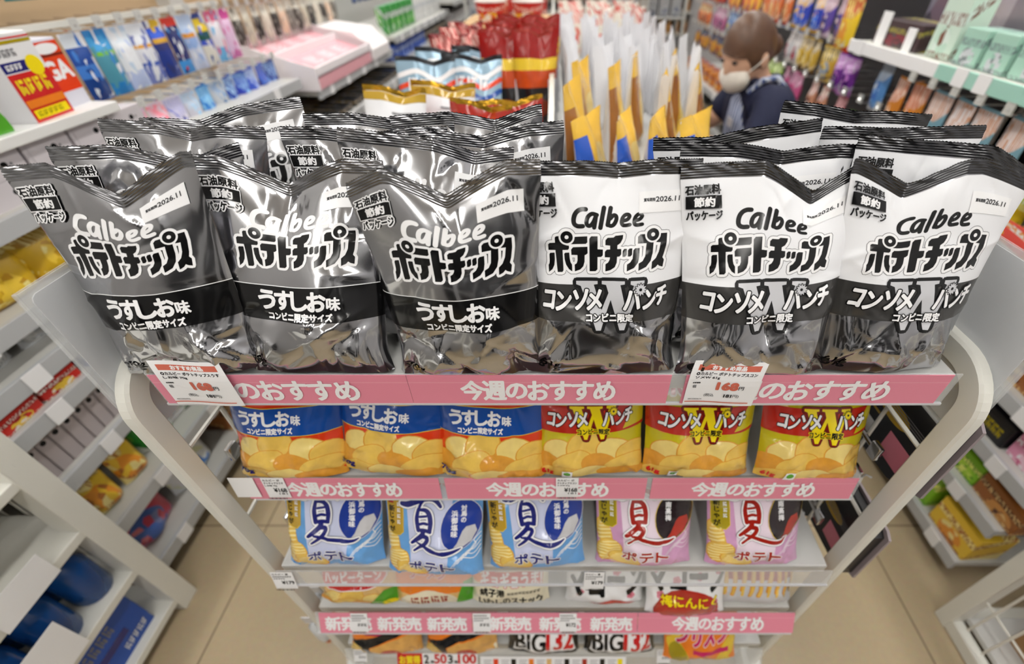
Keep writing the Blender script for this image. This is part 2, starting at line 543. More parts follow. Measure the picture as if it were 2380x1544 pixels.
def chips_logo(d, ink, halo, line=None, dx=0.0, dz=0.0, k=1.0):
    """the seven heavy katakana of the snack name with their two ring marks"""
    def tr(V): return V*k + np.array([dx, dz])
    Vs, Ts, n = [], [], 0
    for g in LOGO.values():
        for p in g:
            V, T = poly2d([lx(*q) for q in p]); Vs.append(V); Ts.append(T+n); n += len(V)
    rings = []
    for (cx, cy) in ((487,595),(1838,572)):
        c = lx(cx, cy); rings.append(c)
    V, T = tr(np.vstack(Vs)), np.vstack(Ts)
    def disc(c, r): return poly2d([tuple(np.array(q)*k + (dx,dz)) for q in ell(c[0], c[1], r/17200, r/17200, 22)])
    for r, m in ([(0.0031*k, line)] if line else []) + [(0.0025*k, halo)]:
        V2, T2, F2 = thicken(V, T, r); d.put(V2, T2, m, None, F2)
        lay = d.lay
        for c in rings: d.put(*disc(c, 97 + r*17200/k), m, lay)
    d.put(V, T, ink)
    d.lay += 1
    for c in rings: d.put(*disc(c, 125), halo, d.lay)
    d.lay += 1
    for c in rings: d.put(*disc(c, 97), ink, d.lay)
    d.lay += 1
    for c in rings: d.put(*disc(c, 31), halo, d.lay)
def maker_word(d, ink, dx=0.0, dz=0.0, kx=1.0, kz=1.0):
    S = [([(818,152),(760,150),(700,175),(655,230),(632,310),(640,380),(690,415),(768,417)],36),
         ([(985,238),(910,222),(850,270),(825,350),(840,402),(878,410),(925,365),(968,268)],33),([(975,235),(943,440)],33),
         ([(1095,120),(1038,442)],35),([(1197,120),(1150,395)],34),([(1158,388),(1200,408),(1250,380),(1284,305),(1278,248),(1240,236),(1192,290)],32),
         ([(1372,332),(1450,312),(1484,265),(1462,234),(1420,236),(1380,280),(1366,350),(1384,395),(1430,404),(1492,396)],30)]
    S.append(([(x+192, y+6) for x, y in S[-1][0]], 30))
    V, T, F = strokes2d(S)
    V = np.stack([(V[:,0]-1145)/17200*kx + dx, 0.162 + (283-V[:,1])/18000*kz + dz], 1)
    d.put(V, T, ink, None, F)
def wx(x, y): return ((x-1045)/13500, 0.104 - (y-150)/13100)
W_POLY = [(650,150),(930,150),(930,188),(880,197),(985,525),(1075,300),(1040,197),(985,188),(985,147),(1280,147),(1280,185),(1225,195),(1305,505),(1400,203),(1355,187),(1355,145),(1535,145),(1535,180),(1480,203),(1300,785),(1235,785),(1105,385),(975,785),(910,785),(710,215),(650,192)]
def punch_print(d, wfill, wline, wedge, lt, lo, sub, subo, dz=0.0, k=1.0):
    f = lambda x, y: (wx(x,y)[0]*k, wx(x,y)[1]*k + dz)
    V, T = poly2d([f(*p) for p in W_POLY])
    d.shape(V, T, wfill, 0.0, [(0.0036*k, wedge), (0.0030*k, wline)] if wedge else [(0.0034*k, wline)])
    def tx(s, x0, x1, y0, y1, rot, sh=0.12):
        a, b = f(x0, y1), f(x1, y0)
        d.text(s, a[0], b[0], a[1], b[1], lt, 0.0009*k, [(0.0011*k, lo)], sh, rot)
    tx('コ', 225,350,275,500,-0.05); tx('ン', 385,570,290,520,0.0); tx('ソ', 610,795,265,510,0.05); tx('メ', 800,985,265,510,0.06)
    tx('ハ', 1285,1490,265,500,0.08); tx('ン', 1545,1705,265,500,0.05); tx('チ', 1715,1850,240,470,0.12)
    st = []
    for i in range(24):
        r = 82 if i % 2 == 0 else 52
        st.append(f(1485 + r*cos(i*pi/12), 255 + r*sin(i*pi/12)))
    V, T = poly2d(st); d.shape(V, T, wfill, 0, [(0.0006, lo)])
    d.poly([f(*q) for q in ell(1485,255,20,20,12)], lo)
    a, b = f(775, 672), f(1408, 562)
    d.text('コンビニ限定', a[0], b[0], a[1], b[1], sub, 0.0004*k, [(0.0009*k, subo)])

def saver_badge(d, ink, bg, plate, x0=-0.0745, z0=0.160, k=1.0, halo=True):
    """small three-line notice in the upper corner"""
    out = [(0.0011, plate)] if halo else []
    d.text('石油原料', x0, x0+0.029, z0+0.0245, z0+0.0325, ink, 0.00035, out)
    if halo: d.rect(x0-0.0006, x0+0.0305, z0+0.0112, z0+0.0240, plate)
    d.rect(x0, x0+0.030, z0+0.012, z0+0.0232, ink)
    d.text('節約', x0+0.007, x0+0.024, z0+0.0137, z0+0.0216, bg, 0.00035)
    d.text('パッケージ', x0+0.0005, x0+0.0305, z0+0.0020, z0+0.0100, ink, 0.00035, out)

BW, BH = 0.170, 0.198
def curve_band(W, z0, z1, sag, n=24):
    xs = [-W/2 + W*i/n for i in range(n+1)]
    f = lambda x: sag*(1-(2*x/W)**2)
    return [(x, z0 - f(x)) for x in xs] + [(x, z1 - f(x)) for x in reversed(xs)]
def design_salt_mono():
    d = Design(BW, BH)
    d.poly(curve_band(BW, 0.0620, 0.0975, 0.003), M_WHITE)
    d.poly(curve_band(BW, 0.0620, 0.0967, 0.003), M_BLACK)
    maker_word(d, M_WHITE, -0.004, -0.0015, 1.12, 1.12)
    chips_logo(d, M_BLACK, M_WHITE)
    for i, ch in enumerate('うすしお'):
        x = -0.041 + i*0.0172
        d.text(ch, x, x+0.0165, 0.0715, 0.0895, M_WHITE, 0.0009)
    d.text('味', 0.0285, 0.0405, 0.0720, 0.0845, M_WHITE, 0.0005)
    d.text('コンビニ限定サイズ', -0.0335, 0.033, 0.0605, 0.0685, M_WHITE, 0.00045)
    saver_badge(d, M_BLACK, M_WHITE, M_WHITE)
    d.text('70g', -0.068, -0.046, 0.008, 0.0175, M_BLACK, 0.0005)
    d.V = [v*np.array([1.09, 1.0]) for v in d.V]
    return d
def design_punch_mono():
    d = Design(BW, BH)
    d.poly(curve_band(BW, 0.1025, 0.200, 0.003), M_WFILM)
    d.poly(curve_band(BW, 0.0665, 0.1030, 0.003), M_BAND)
    maker_word(d, M_BLACK, 0.0, 0.0)
    chips_logo(d, M_BLACK, M_WHITE, M_GREYINK)
    punch_print(d, M_LGREY, M_WEDGE, None, M_WHITE, M_BLACK, M_WHITE, M_BLACK)
    saver_badge(d, M_BLACK, M_WHITE, None, halo=False)
    d.text('61g', -0.068, -0.046, 0.008, 0.0175, M_BLACK, 0.0005)
    d.V = [v*np.array([1.09, 1.0]) for v in d.V]
    return d

# colours of the printed bags on the lower shelves
def ink(n, c, r=0.24, **k): return mat(n, c, r*0.75, 0.0, 0.5, coat=0.4, **k)
I_OR = ink('orange_red_film', (226,62,22)); I_BLUE = ink('royal_blue_film', (18,74,160)); I_YEL = ink('yellow_edge_ink', (236,200,50))
I_MAG = ink('magenta_ink', (200,20,96)); I_RED = ink('brick_red_film', (186,40,24)); I_LIME = ink('lime_gold_film', (204,190,30), 0.2)
I_BYEL = ink('bright_yellow_ink', (250,226,20)); I_CHIP = ink('chip_gold_ink', (240,196,92), noise=0.22, nscale=60); I_CHIP2 = ink('chip_amber_ink', (226,160,58), noise=0.25, nscale=60)
I_CHIP3 = ink('chip_pale_ink', (248,216,130), noise=0.18, nscale=60); I_DRED = ink('dark_red_ink', (120,20,10)); I_OLIVE = ink('olive_gold_ink', (168,150,20))
I_SKY = ink('sky_blue_film', (104,164,224), noise=0.25, nscale=30); I_PALEB = ink('pale_lilac_ink', (206,212,240)); I_NAVY = ink('navy_ink', (26,32,112))
I_DBLUE = ink('deep_blue_ink', (34,60,150), noise=0.2); I_SALT = ink('salt_photo_ink', (206,206,210), noise=0.2, nscale=70); I_GOLD = ink('gold_tag_ink', (186,150,40))
I_PINK = ink('rose_film', (214,160,200), noise=0.2, nscale=30); I_PALEP = ink('pale_rose_ink', (240,222,236)); I_CRIM = ink('crimson_ink', (160,30,16))
I_DARK = ink('dark_plum_ink', (40,28,32)); I_WINE = ink('wine_edge_film', (150,16,76)); I_UME = ink('plum_photo_ink', (178,50,36), noise=0.3, nscale=60)
I_RIDGE = ink('ridge_light_ink', (252,232,160)); I_CREAM = ink('cream_film', (240,232,204)); I_ORAN = ink('orange_film', (240,130,30), noise=0.15, nscale=30)
I_TAN = ink('tan_biscuit_ink', (226,186,120), noise=0.25, nscale=50); I_GREEN = ink('leaf_green_ink', (80,160,40)); I_PINKF = ink('flower_pink_ink', (224,130,150))
I_HRED = ink('hot_red_ink', (206,30,30)); I_BLK = ink('matte_black_film', (20,20,22), 0.3); I_MAROON = ink('raspberry_film', (176,28,84)); I_NOOD = ink('noodle_ink', (226,170,90), noise=0.35, nscale=50)

CW, CH = 0.153, 0.198
def chip_heap(d, seed, zmax, W, shift=0.0):
    rnd = random.Random(seed)
    for i, (x, z, rx, ry, a, m) in enumerate([(-0.062,0.092,0.016,0.024,0.3,I_CHIP3),(-0.05,0.05,0.022,0.017,0.2,I_CHIP3),(-0.012,0.058,0.026,0.021,0.5,I_CHIP),(0.036,0.046,0.028,0.020,-0.2,I_CHIP3),
            (0.062,0.04,0.024,0.018,0.1,I_CHIP),(-0.062,0.024,0.024,0.016,-0.4,I_CHIP2),(-0.03,0.030,0.03,0.017,0.3,I_CHIP),(0.012,0.026,0.027,0.016,-0.15,I_CHIP2),(0.05,0.020,0.032,0.016,0.2,I_CHIP),
            (-0.05,0.008,0.032,0.012,0.1,I_CHIP),(-0.002,0.008,0.03,0.012,0.0,I_CHIP3),(0.045,0.005,0.035,0.010,0.0,I_CHIP2)]):
        z *= zmax/0.07 if z < 0.08 else 1
        d.poly(ell(x*W/0.16+shift, z, rx*1.03, ry*1.05, 20, a), I_CHIP2)
        d.poly(ell(x*W/0.16+shift, z+0.0008, rx*0.96, ry*0.94, 20, a), m)
def design_salt_colour():
    d = Design(CW, CH)
    chip_heap(d, 1, 0.066, CW)
    d.poly(curve_band(CW, 0.0705, 0.1105, 0.004), I_YEL)
    d.poly(curve_band(CW, 0.0715, 0.1095, 0.004), I_BLUE)
    for i, ch in enumerate('うすしお'):
        x = -0.058 + i*0.0182
        d.text(ch, x, x+0.0172, 0.0820, 0.1010, M_WHITE, 0.0009)
    d.text('味', 0.0165, 0.0285, 0.0825, 0.0955, M_WHITE, 0.0005)
    d.text('コンビニ限定サイズ', -0.046, 0.017, 0.0705, 0.0790, M_WHITE, 0.00045)
    chips_logo(d, I_MAG, M_WHITE, I_YEL, 0.0, 0.009, 0.98)
    maker_word(d, M_WHITE, 0.0, 0.012)
    d.text('70g', -0.074, -0.052, 0.006, 0.016, I_NAVY, 0.0006)
    return d
def design_punch_colour():
    d = Design(CW, CH)
    d.poly(curve_band(CW, 0.0, 0.075, 0.003), I_LIME)
    chip_heap(d, 2, 0.058, CW)
    d.poly(curve_band(CW, 0.0715, 0.1085, 0.004), I_RED)
    d.poly([(0.045,0.071),(0.08,0.076),(0.08,0.11),(0.066,0.11)], I_LIME)
    punch_print(d, I_BYEL, I_DRED, M_BLACK, M_WHITE, M_BLACK, M_BLACK, I_BYEL, 0.004, 0.97)
    chips_logo(d, I_MAG, M_WHITE, I_YEL, 0.0, 0.011, 0.98)
    maker_word(d, I_HRED, 0.0, 0.014)
    d.text('61g', -0.070, -0.054, 0.004, 0.012, I_HRED, 0.0006)
    d.rect(-0.042, -0.028, 0.002, 0.014, M_WHITE); d.poly(ell(-0.035,0.009,0.005,0.0035,14), I_GREEN)
    return d
def put_strokes(d, st, m, layer=None):
    V, T, F = strokes2d(st); d.put(V, T, m, layer, F)
NATSU = [([(310,350),(420,352),(560,305),(720,255),(850,245),(940,280),(1022,375)],[42,56,50,42,42,42,30]),([(730,255),(665,330),(620,440)],26),
 ([(620,430),(592,600),(620,800)],[30,40,42]),([(640,440),(750,445),(822,520),(850,660),(842,800)],[25,38,45,45,38]),
 ([(650,560),(770,545)],22),([(650,690),(720,670),(785,680)],26),([(640,800),(730,790),(850,805)],34),
 ([(715,800),(700,880),(600,965),(490,1040)],[45,48,42,28]),([(680,900),(800,915),(770,1010),(660,1100),(530,1185)],[36,42,38,32,22]),
 ([(590,1035),(700,1065),(900,1130),(1130,1178),(1290,1170),(1395,1125)],[18,30,36,38,30,10])]
NW, NH = 0.156, 0.178
def design_summer(blue=True):
    d = Design(NW, NH)
    panel, kan, oval, tagc, sea = (I_PALEB, I_NAVY, I_DBLUE, I_GOLD, I_DBLUE) if blue else (I_PALEP, I_CRIM, I_DARK, I_OLIVE, I_WINE)
    d.poly([(-0.034,0.012),(0.026,0.012),(0.034,0.165),(-0.044,0.165)], panel)
    d.poly([(-0.034,0.163),(0.052,0.163),(0.056,0.178),(-0.040,0.178)], M_WHITE)
    # fan of firework rays
    for i in range(14):
        a = radians_(i, 14)
        d.poly([(0.055+0.006*cos(a),0.150+0.006*sin(a)),(0.055+0.026*cos(a-0.04),0.150+0.026*sin(a-0.04)),(0.055+0.026*cos(a+0.04),0.150+0.026*sin(a+0.04))], M_WHITE if i % 2 else I_YEL, d.lay+1 if i == 0 else d.lay)
    # wave lines by the lower corner
    for i in range(5):
        put_strokes(d, [([(0.03+0.006*i,0.02+0.004*i),(0.045+0.006*i,0.035+0.004*i),(0.066,0.03+0.007*i),(0.076,0.04+0.007*i)],0.0006)], M_WHITE if blue else I_PALEP, d.lay+1 if i == 0 else d.lay)
    # ridged crisps
    for (cx, cz, rx, rz, a) in ((-0.066,0.052,0.012,0.026,0.25),(-0.058,0.026,0.022,0.019,0.5),(-0.034,0.013,0.028,0.012,-0.25)):
        d.poly(ell(cx,cz,rx,rz,20,a), I_CHIP2); d.poly(ell(cx,cz+0.001,rx*0.93,rz*0.92,20,a), I_CHIP)
        lay = d.lay+1
        for j in range(-3,4):
            z = cz + j*rz*0.24; hw = rx*0.8*math.sqrt(max(0.05,1-(j*0.26)**2))
            put_strokes(d, [([(cx-hw,z-0.003),(cx+hw,z+0.003)],rz*0.05)], I_RIDGE, lay)
        d.lay = lay
    z_ = -0.014
    # hanging gold tag
    sh = lambda P: [(x, z+z_) for x, z in P]
    d.poly(sh([(-0.074,0.175),(-0.046,0.175),(-0.046,0.086),(-0.053,0.079),(-0.066,0.079),(-0.074,0.086)]), I_YEL)
    d.poly(sh([(-0.073,0.174),(-0.047,0.174),(-0.047,0.0865),(-0.0535,0.080),(-0.0655,0.080),(-0.073,0.0865)]), tagc)
    d.rect(-0.0715,-0.0625,0.128+z_,0.152+z_, I_CRIM)
    d.vtext('国産', -0.067, 0.151+z_, 0.0095, M_WHITE, bold=0.0002)
    d.vtext('新じゃが', -0.0655, 0.125+z_, 0.0100, M_BLACK, bold=0.0003)
    d.vtext('夏の', -0.053, 0.150+z_, 0.0085, M_WHITE, bold=0.0002)
    for i in range(4): d.bars(-0.0565, -0.0500, 0.1240-0.0088*i+z_, 0.1300-0.0088*i+z_, M_WHITE, 1, 7+i)
    d.text('2026年', -0.073, -0.048, 0.154+z_, 0.162+z_, M_BLACK, 0.0002)
    # flavour drop
    d.poly(ell(0.046,0.100+z_,0.030,0.040,28,-0.35), I_YEL if not blue else M_WHITE)
    d.poly(ell(0.046,0.100+z_,0.0292,0.0392,28,-0.35), oval)
    d.poly(sh([(0.033,0.064),(0.040,0.072),(0.048,0.090),(0.054,0.097),(0.067,0.099),(0.070,0.088),(0.062,0.073),(0.045,0.0635)]), I_SALT if blue else I_UME)
    d.vtext('浜御塩味' if blue else '南高梅', 0.036, 0.122+z_, 0.0095, M_WHITE, bold=0.0003)
    if blue: d.vtext('対馬の', 0.050, 0.130+z_, 0.0085, M_WHITE, bold=0.0003)
    # brushed season character with its white edge
    V, T, F = strokes2d(NATSU)
    V = np.stack([(V[:,0]-790)*8.6e-5 - 0.006, 0.125 - (V[:,1]-240)*0.84e-4], 1)
    d.shape(V, T, kan, 0, [(0.0028, M_BLACK), (0.0024, M_WHITE)], F)
    for ch, x in (('ポ',-0.026),('テ',0.000),('ト',0.026)):
        d.text(ch, x-0.010, x+0.011, 0.0145, 0.031, kan, 0.0007, [(0.0010, M_WHITE)])
    maker_word(d, I_HRED, 0.006, -0.012, 0.8, 0.9)
    return d
def radians_(i, n): return 2*pi*i/n

def small_design(kind):
    d = Design(0.155, 0.17)
    if kind == 'biscuit':
        chip_heap(d, 3, 0.05, 0.155)
        d.poly(ell(-0.01,0.085,0.066,0.030,24,0.12), M_WHITE); d.poly(ell(-0.01,0.085,0.064,0.028,24,0.12), I_HRED)
        d.text('ハッピーターン', -0.064, 0.045, 0.073, 0.096, M_WHITE, 0.0008, rot=0.10)
        d.poly([(0.02,0.0),(0.078,0.0),(0.078,0.06),(0.05,0.06)], I_GREEN); d.poly(ell(0.058,0.03,0.013,0.008), I_BYEL)
    elif kind == 'ramen':
        d.poly(curve_band(0.155, 0.055, 0.17, 0.004), I_ORAN)
        d.text('ラーメン', -0.042, 0.030, 0.082, 0.102, I_HRED, 0.0009, [(0.001, M_WHITE)])
        d.poly(ell(-0.005,0.035,0.055,0.022), I_CREAM); d.bars(-0.04, 0.035, 0.026, 0.046, I_CRIM, 4, 3)
        d.poly([(0.045,0.0),(0.078,0.0),(0.078,0.07),(0.062,0.07)], I_GREEN)
    elif kind == 'fish':
        d.rect(-0.052, 0.058, 0.078, 0.105, I_HRED)
        d.text('ギョギョうま!', -0.056, 0.062, 0.075, 0.104, M_WHITE, 0.0010, [(0.0012, I_HRED)])
        d.text('銚子港', -0.058, -0.01, 0.056, 0.070, M_BLACK, 0.0006)
        d.bars(-0.005, 0.06, 0.059, 0.065, M_BLACK, 9, 4)
        d.text('いわしのスナック', -0.06, 0.062, 0.030, 0.050, M_BLACK, 0.0009)
        d.poly(ell(-0.066,0.092,0.012,0.012), I_ORAN)
    elif kind in ('corn', 'plum'):
        for (x, z) in ((-0.05,0.06),(-0.02,0.09),(0.05,0.05),(0.02,0.1),(-0.06,0.11),(0.06,0.105),(0.0,0.03),(-0.045,0.02),(0.055,0.02)):
            for k in range(5):
                a = k*2*pi/5
                d.poly(ell(x+0.0042*cos(a), z+0.0042*sin(a), 0.0042, 0.0042, 8), I_PINKF, d.lay+1 if k == 0 else d.lay)
            d.poly(ell(x,z,0.002,0.002,6), I_CRIM)
        if kind == 'corn':
            d.poly(ell(0.015,0.0,0.055,0.042,20,0), I_HRED)
            d.text('マコーン', -0.07, 0.072, 0.052, 0.112, M_BLACK, 0.0028)
        else:
            d.text('マコーン', -0.07, 0.072, 0.070, 0.125, M_BLACK, 0.0026)
            d.poly(ell(0,0.03,0.062,0.045,24), I_UME)
            d.text('梅にんにく', -0.05, 0.055, 0.042, 0.062, I_BYEL, 0.0008, [(0.0007, I_DRED)])
    elif kind == 'stick':
        d.poly(curve_band(0.155, 0.05, 0.17, -0.003), I_CRIM)
        rnd = random.Random(4)
        for i in range(9):
            x = -0.066 + i*0.0165
            put_strokes(d, [([(x,0.02+rnd.random()*0.015),(x+0.004,0.055),(x+rnd.uniform(-.006,.008),0.10+rnd.random()*0.02)],0.0042)], I_CHIP2)
            put_strokes(d, [([(x+0.001,0.024),(x+0.005,0.056),(x+0.002,0.098)],0.0024)], I_CHIP)
    elif kind == 'noodle':
        d.poly(curve_band(0.155, 0.078, 0.17, 0.0), I_MAROON)
        d.poly([(-0.078,0.055),(0.05,0.098),(0.078,0.104),(0.078,0.092),(-0.03,0.05),(-0.03,0.0),(-0.045,0.0),(-0.05,0.045)], I_BLK)
        d.poly([(-0.030,0.0),(0.078,0.0),(0.078,0.085),(-0.028,0.05)], I_NOOD)
        d.poly(ell(0.012,0.03,0.022,0.014), I_UME); d.poly(ell(-0.062,0.022,0.022,0.03), I_CHIP)
        d.poly(ell(-0.020,0.103,0.024,0.013,20,0.15), I_BYEL); d.bars(-0.036, -0.004, 0.097, 0.109, I_OLIVE, 3, 5)
        d.text('12', 0.012, 0.040, 0.100, 0.122, I_BYEL, 0.0016)
        d.poly(ell(-0.06,0.10,0.012,0.012), I_YEL)
    elif kind == 'big':
        d.poly([(-0.078,0.032),(0.078,0.032),(0.074,0.0),(-0.074,0.0)], I_BLK)
        d.poly([(-0.066,0.028),(0.07,0.028),(0.058,0.084),(-0.056,0.084)], M_WHITE)
        d.text('BIG', -0.060, 0.004, 0.034, 0.076, M_BLACK, 0.0016)
        d.text('132', 0.008, 0.064, 0.034, 0.080, I_HRED, 0.0022)
        for i in range(7):
            d.poly(ell(-0.042+i*0.014,0.100+0.004*(i%2),0.010,0.010,14), I_CHIP if i % 2 else I_CHIP3)
    elif kind == 'crisp':
        for (x,z,a) in ((-0.05,0.05,0.6),(0.06,0.06,-0.5),(0.05,0.015,0.3),(-0.06,0.11,0.2)):
            d.poly(ell(x,z,0.016,0.034,18,a), I_YEL)
        V0 = dict(outlines=[(0.0012, M_WHITE)], shear=0.15)
        d.text('クリスプ', -0.052, 0.060, 0.070, 0.112, I_MAG, 0.0018, **V0)
        d.rect(-0.02,0.058,0.050,0.060, I_MAG); d.poly(ell(-0.05,0.045,0.018,0.024,16,0.3), I_OLIVE)
        d.bars(-0.03, 0.05, 0.018, 0.034, I_YEL, 6, 6)
    dz = {'biscuit':-0.026,'ramen':-0.026,'fish':-0.034,'corn':-0.030,'plum':-0.016,'noodle':-0.026,'big':-0.018,'crisp':-0.024}.get(kind, 0)
    d.V = [v + np.array([0, dz]) for v in d.V]
    return d

# ------------------------------------------------------------------ pillow bags
class Bag:
    def __init__(s, W, H, T, seed, g=0.0027, dips=(), crumple=1.0, pinch=0.08, wave=0.003, side=0.72, topw=1.0):
        s.W, s.H, s.T, s.dips, s.pinch, s.wave, s.side = W, H, T, dips, pinch, wave, side
        rnd = np.random.RandomState(seed); s.rnd = rnd
        s.nx, s.nz = int(round(W/g)), int(round(H/g)); s.gx, s.gz = W/s.nx, H/s.nz
        K = []
        def cr(x, z, ang, a, L, dl): K.append((x, z, cos(ang), sin(ang), a*crumple, L, dl))
        # folds that run from the bottom corners up and inwards
        for sx in (-1, 1):
            for _ in range(5):
                cr(sx*W*rnd.uniform(.30,.48), rnd.uniform(0,.03), pi/2 + sx*rnd.uniform(-.15,.95), rnd.uniform(.0016,.0042)*rnd.choice([-1,1,1]), rnd.uniform(.02,.045), rnd.uniform(.003,.006))
            for _ in range(4):   # pleats along the sides
                cr(sx*W*rnd.uniform(.30,.46), rnd.uniform(.04,.8)*H, rnd.uniform(-.5,.5) + (0 if sx > 0 else pi), rnd.uniform(.0010,.0028)*rnd.choice([-1,1]), rnd.uniform(.014,.03), rnd.uniform(.0025,.005))
        for _ in range(12):      # hard facets in the slack film near the bottom
            cr(rnd.uniform(-.46,.46)*W, rnd.uniform(.02,.36)*H, rnd.uniform(0,pi), rnd.uniform(.0022,.0056)*rnd.choice([-1,1]), rnd.uniform(.014,.036), rnd.uniform(.005,.010))
        for _ in range(9):       # dents in the loose lower film
            cr(rnd.uniform(-.4,.4)*W, rnd.uniform(.03,.30)*H, rnd.uniform(0,pi), rnd.uniform(.0010,.0030)*rnd.choice([-1,1]), rnd.uniform(.012,.04), rnd.uniform(.003,.007))
        for _ in range(8):       # pulls under the top seal
            cr(rnd.uniform(-.45,.45)*W, H*rnd.uniform(.88,1.0), pi/2 + rnd.uniform(-.7,.7), rnd.uniform(.0010,.0024)*rnd.choice([-1,1]), rnd.uniform(.012,.03), rnd.uniform(.0025,.005))
        for _ in range(5):       # long soft bends across the face
            cr(rnd.uniform(-.35,.35)*W, rnd.uniform(.3,.85)*H, rnd.uniform(0,pi), rnd.uniform(.0006,.0014)*rnd.choice([-1,1]), rnd.uniform(.03,.06), rnd.uniform(.006,.012))
        s.K = np.array(K)
        s.ph = rnd.uniform(0, 6.28, 8)
    def local(s, x, z, side):
        W, H = s.W, s.H
        u = np.clip(2*x/W, -1, 1); v = np.clip(z/H, 0, 1)
        lowp = np.clip(v/.17, 0, 1)
        prof = (0.52 + 0.48*np.sin(pi/2*lowp)) * np.power(np.clip(1 - np.power(np.clip((v-.14)/.86, 0, 1), 1.55), 0, 1), .9)
        cross = np.power(np.clip(1 - np.power(np.abs(u), 2.3), 0, 1), s.side)
        D = s.T*prof*cross
        # broad, uneven swelling
        D = D*(1 + .10*np.sin(2.2*u*2 + s.ph[0])*np.sin(5*v + s.ph[1]) + .06*np.sin(5*u + s.ph[2] + 4*v))
        k = 1.0 if side < 0 else 0.8
        h = np.zeros_like(D)
        for (cx, cz, ca, sa, a, L, dl) in s.K:
            dx, dz = x-cx, z-cz
            al = dx*ca + dz*sa; pe = -dx*sa + dz*ca
            h += a*np.exp(-np.sqrt(pe*pe + 4e-7)/dl)*np.exp(-(al/L)**2)
        fade = np.clip((1-np.abs(u))/.06, 0, 1)*np.clip((1-v)/.05, 0, 1)
        D = D*k + h*fade
        y = side*D
        wt = np.power(v, 3.0)
        X = x*(1 - s.pinch*prof)
        Z = z - 0.012*np.power(np.abs(u), 3)*0*v
        y = y + s.wave*np.sin(1.6*u + s.ph[3])*wt + s.wave*.5*np.sin(5*u + s.ph[4])*wt
        for (x0, wd, dep, fw) in s.dips:
            t = np.clip(1 - np.sqrt(((x-x0)/wd)**2 + 2e-3), 0, 1)
            Z = Z - dep*np.power(t, 1.15)*np.power(v, 4)
            y = y + fw*np.power(t, 1.2)*np.power(v, 2.5)
        return np.stack([X, y, Z], -1)
    def grid(s, side):
        xs = np.linspace(-s.W/2, s.W/2, s.nx+1); zs = np.linspace(0, s.H, s.nz+1)
        Xg, Zg = np.meshgrid(xs, zs)
        return s.local(Xg, Zg, side)                       # nz+1, nx+1, 3
    @staticmethod
    def normals(P, sgn):
        a = np.gradient(P, axis=1); b = np.gradient(P, axis=0)
        n = np.cross(a, b)*sgn
        return n/(np.linalg.norm(n, axis=-1, keepdims=True) + 1e-12)
    def interp(s, G, x, z):
        fx = (x + s.W/2)/s.gx; fz = z/s.gz
        i = np.clip(np.floor(fx).astype(int), 0, s.nx-1); j = np.clip(np.floor(fz).astype(int), 0, s.nz-1)
        fx = (fx-i)[:,None]; fz = (fz-j)[:,None]
        A, B, C, E = G[j,i], G[j,i+1], G[j+1,i+1], G[j+1,i]
        return np.where(fx >= fz, A + fx*(B-A) + fz*(C-B), A + fz*(E-A) + fx*(C-E))
    def print_on(s, G, NG, d):
        U, Lr, T, I = d.clipped(s.gx, s.gz)
        p = s.interp(G, U[:,0], U[:,1]); n = s.interp(NG, U[:,0], U[:,1])
        n /= np.linalg.norm(n, axis=1, keepdims=True)+1e-12
        return p + n*(0.00012 + 0.00006*Lr)[:,None], n, T, I
    def body(s, name, front_m, back_m, d):
        F, B = s.grid(-1), s.grid(1)
        NF, NB = s.normals(F, 1), s.normals(B, -1)
        s.F, s.NF = F, NF
        nx, nz = s.nx, s.nz
        n1 = (nx+1)*(nz+1)
        i = np.arange(nx); j = np.arange(nz)
        I, J = np.meshgrid(i, j); a = (J*(nx+1)+I).reshape(-1)
        t1 = np.stack([a, a+1, a+nx+2], 1); t2 = np.stack([a, a+nx+2, a+nx+1], 1)
        b1, b2 = t1[:, ::-1] + n1, t2[:, ::-1] + n1
        q = np.arange(nx); bt = np.vstack([np.stack([q+1, q, q+n1], 1), np.stack([q+1, q+n1, q+1+n1], 1)])
        V = [F.reshape(-1,3), B.reshape(-1,3)]; N = [NF.reshape(-1,3), NB.reshape(-1,3)]
        T = [t1, t2, b1, b2, bt]; M = [np.zeros(2*len(t1), int), np.ones(2*len(t1)+len(bt), int)]
        mats = [front_m, back_m]
        if d is not None and d.n:
            p, n, tt, ii = s.print_on(F, NF, d)
            V.append(p); N.append(n); T.append(tt + 2*n1); M.append(ii + 2); mats += d.inks
        return s._mesh(name, np.vstack(V), np.vstack(T), np.concatenate(M), mats, np.vstack(N))
    @staticmethod
    def _mesh(name, V, T, M, mats, N=None):
        ok = (T[:,0] != T[:,1]) & (T[:,1] != T[:,2]) & (T[:,2] != T[:,0])
        T, M = T[ok], M[ok]
        me = bpy.data.meshes.new(name)
        me.vertices.add(len(V)); me.vertices.foreach_set('co', V.astype(np.float32).reshape(-1))
        me.loops.add(3*len(T)); me.loops.foreach_set('vertex_index', T.astype(np.int32).reshape(-1))
        me.polygons.add(len(T)); me.polygons.foreach_set('loop_start', np.arange(0, 3*len(T), 3, dtype=np.int32))
        for m in mats: me.materials.append(m)
        me.polygons.foreach_set('material_index', M.astype(np.int32))
        me.polygons.foreach_set('use_smooth', np.ones(len(T), bool))
        me.update(calc_edges=True)
        if N is not None: me.normals_split_custom_set_from_vertices(N.astype(np.float32))
        return me
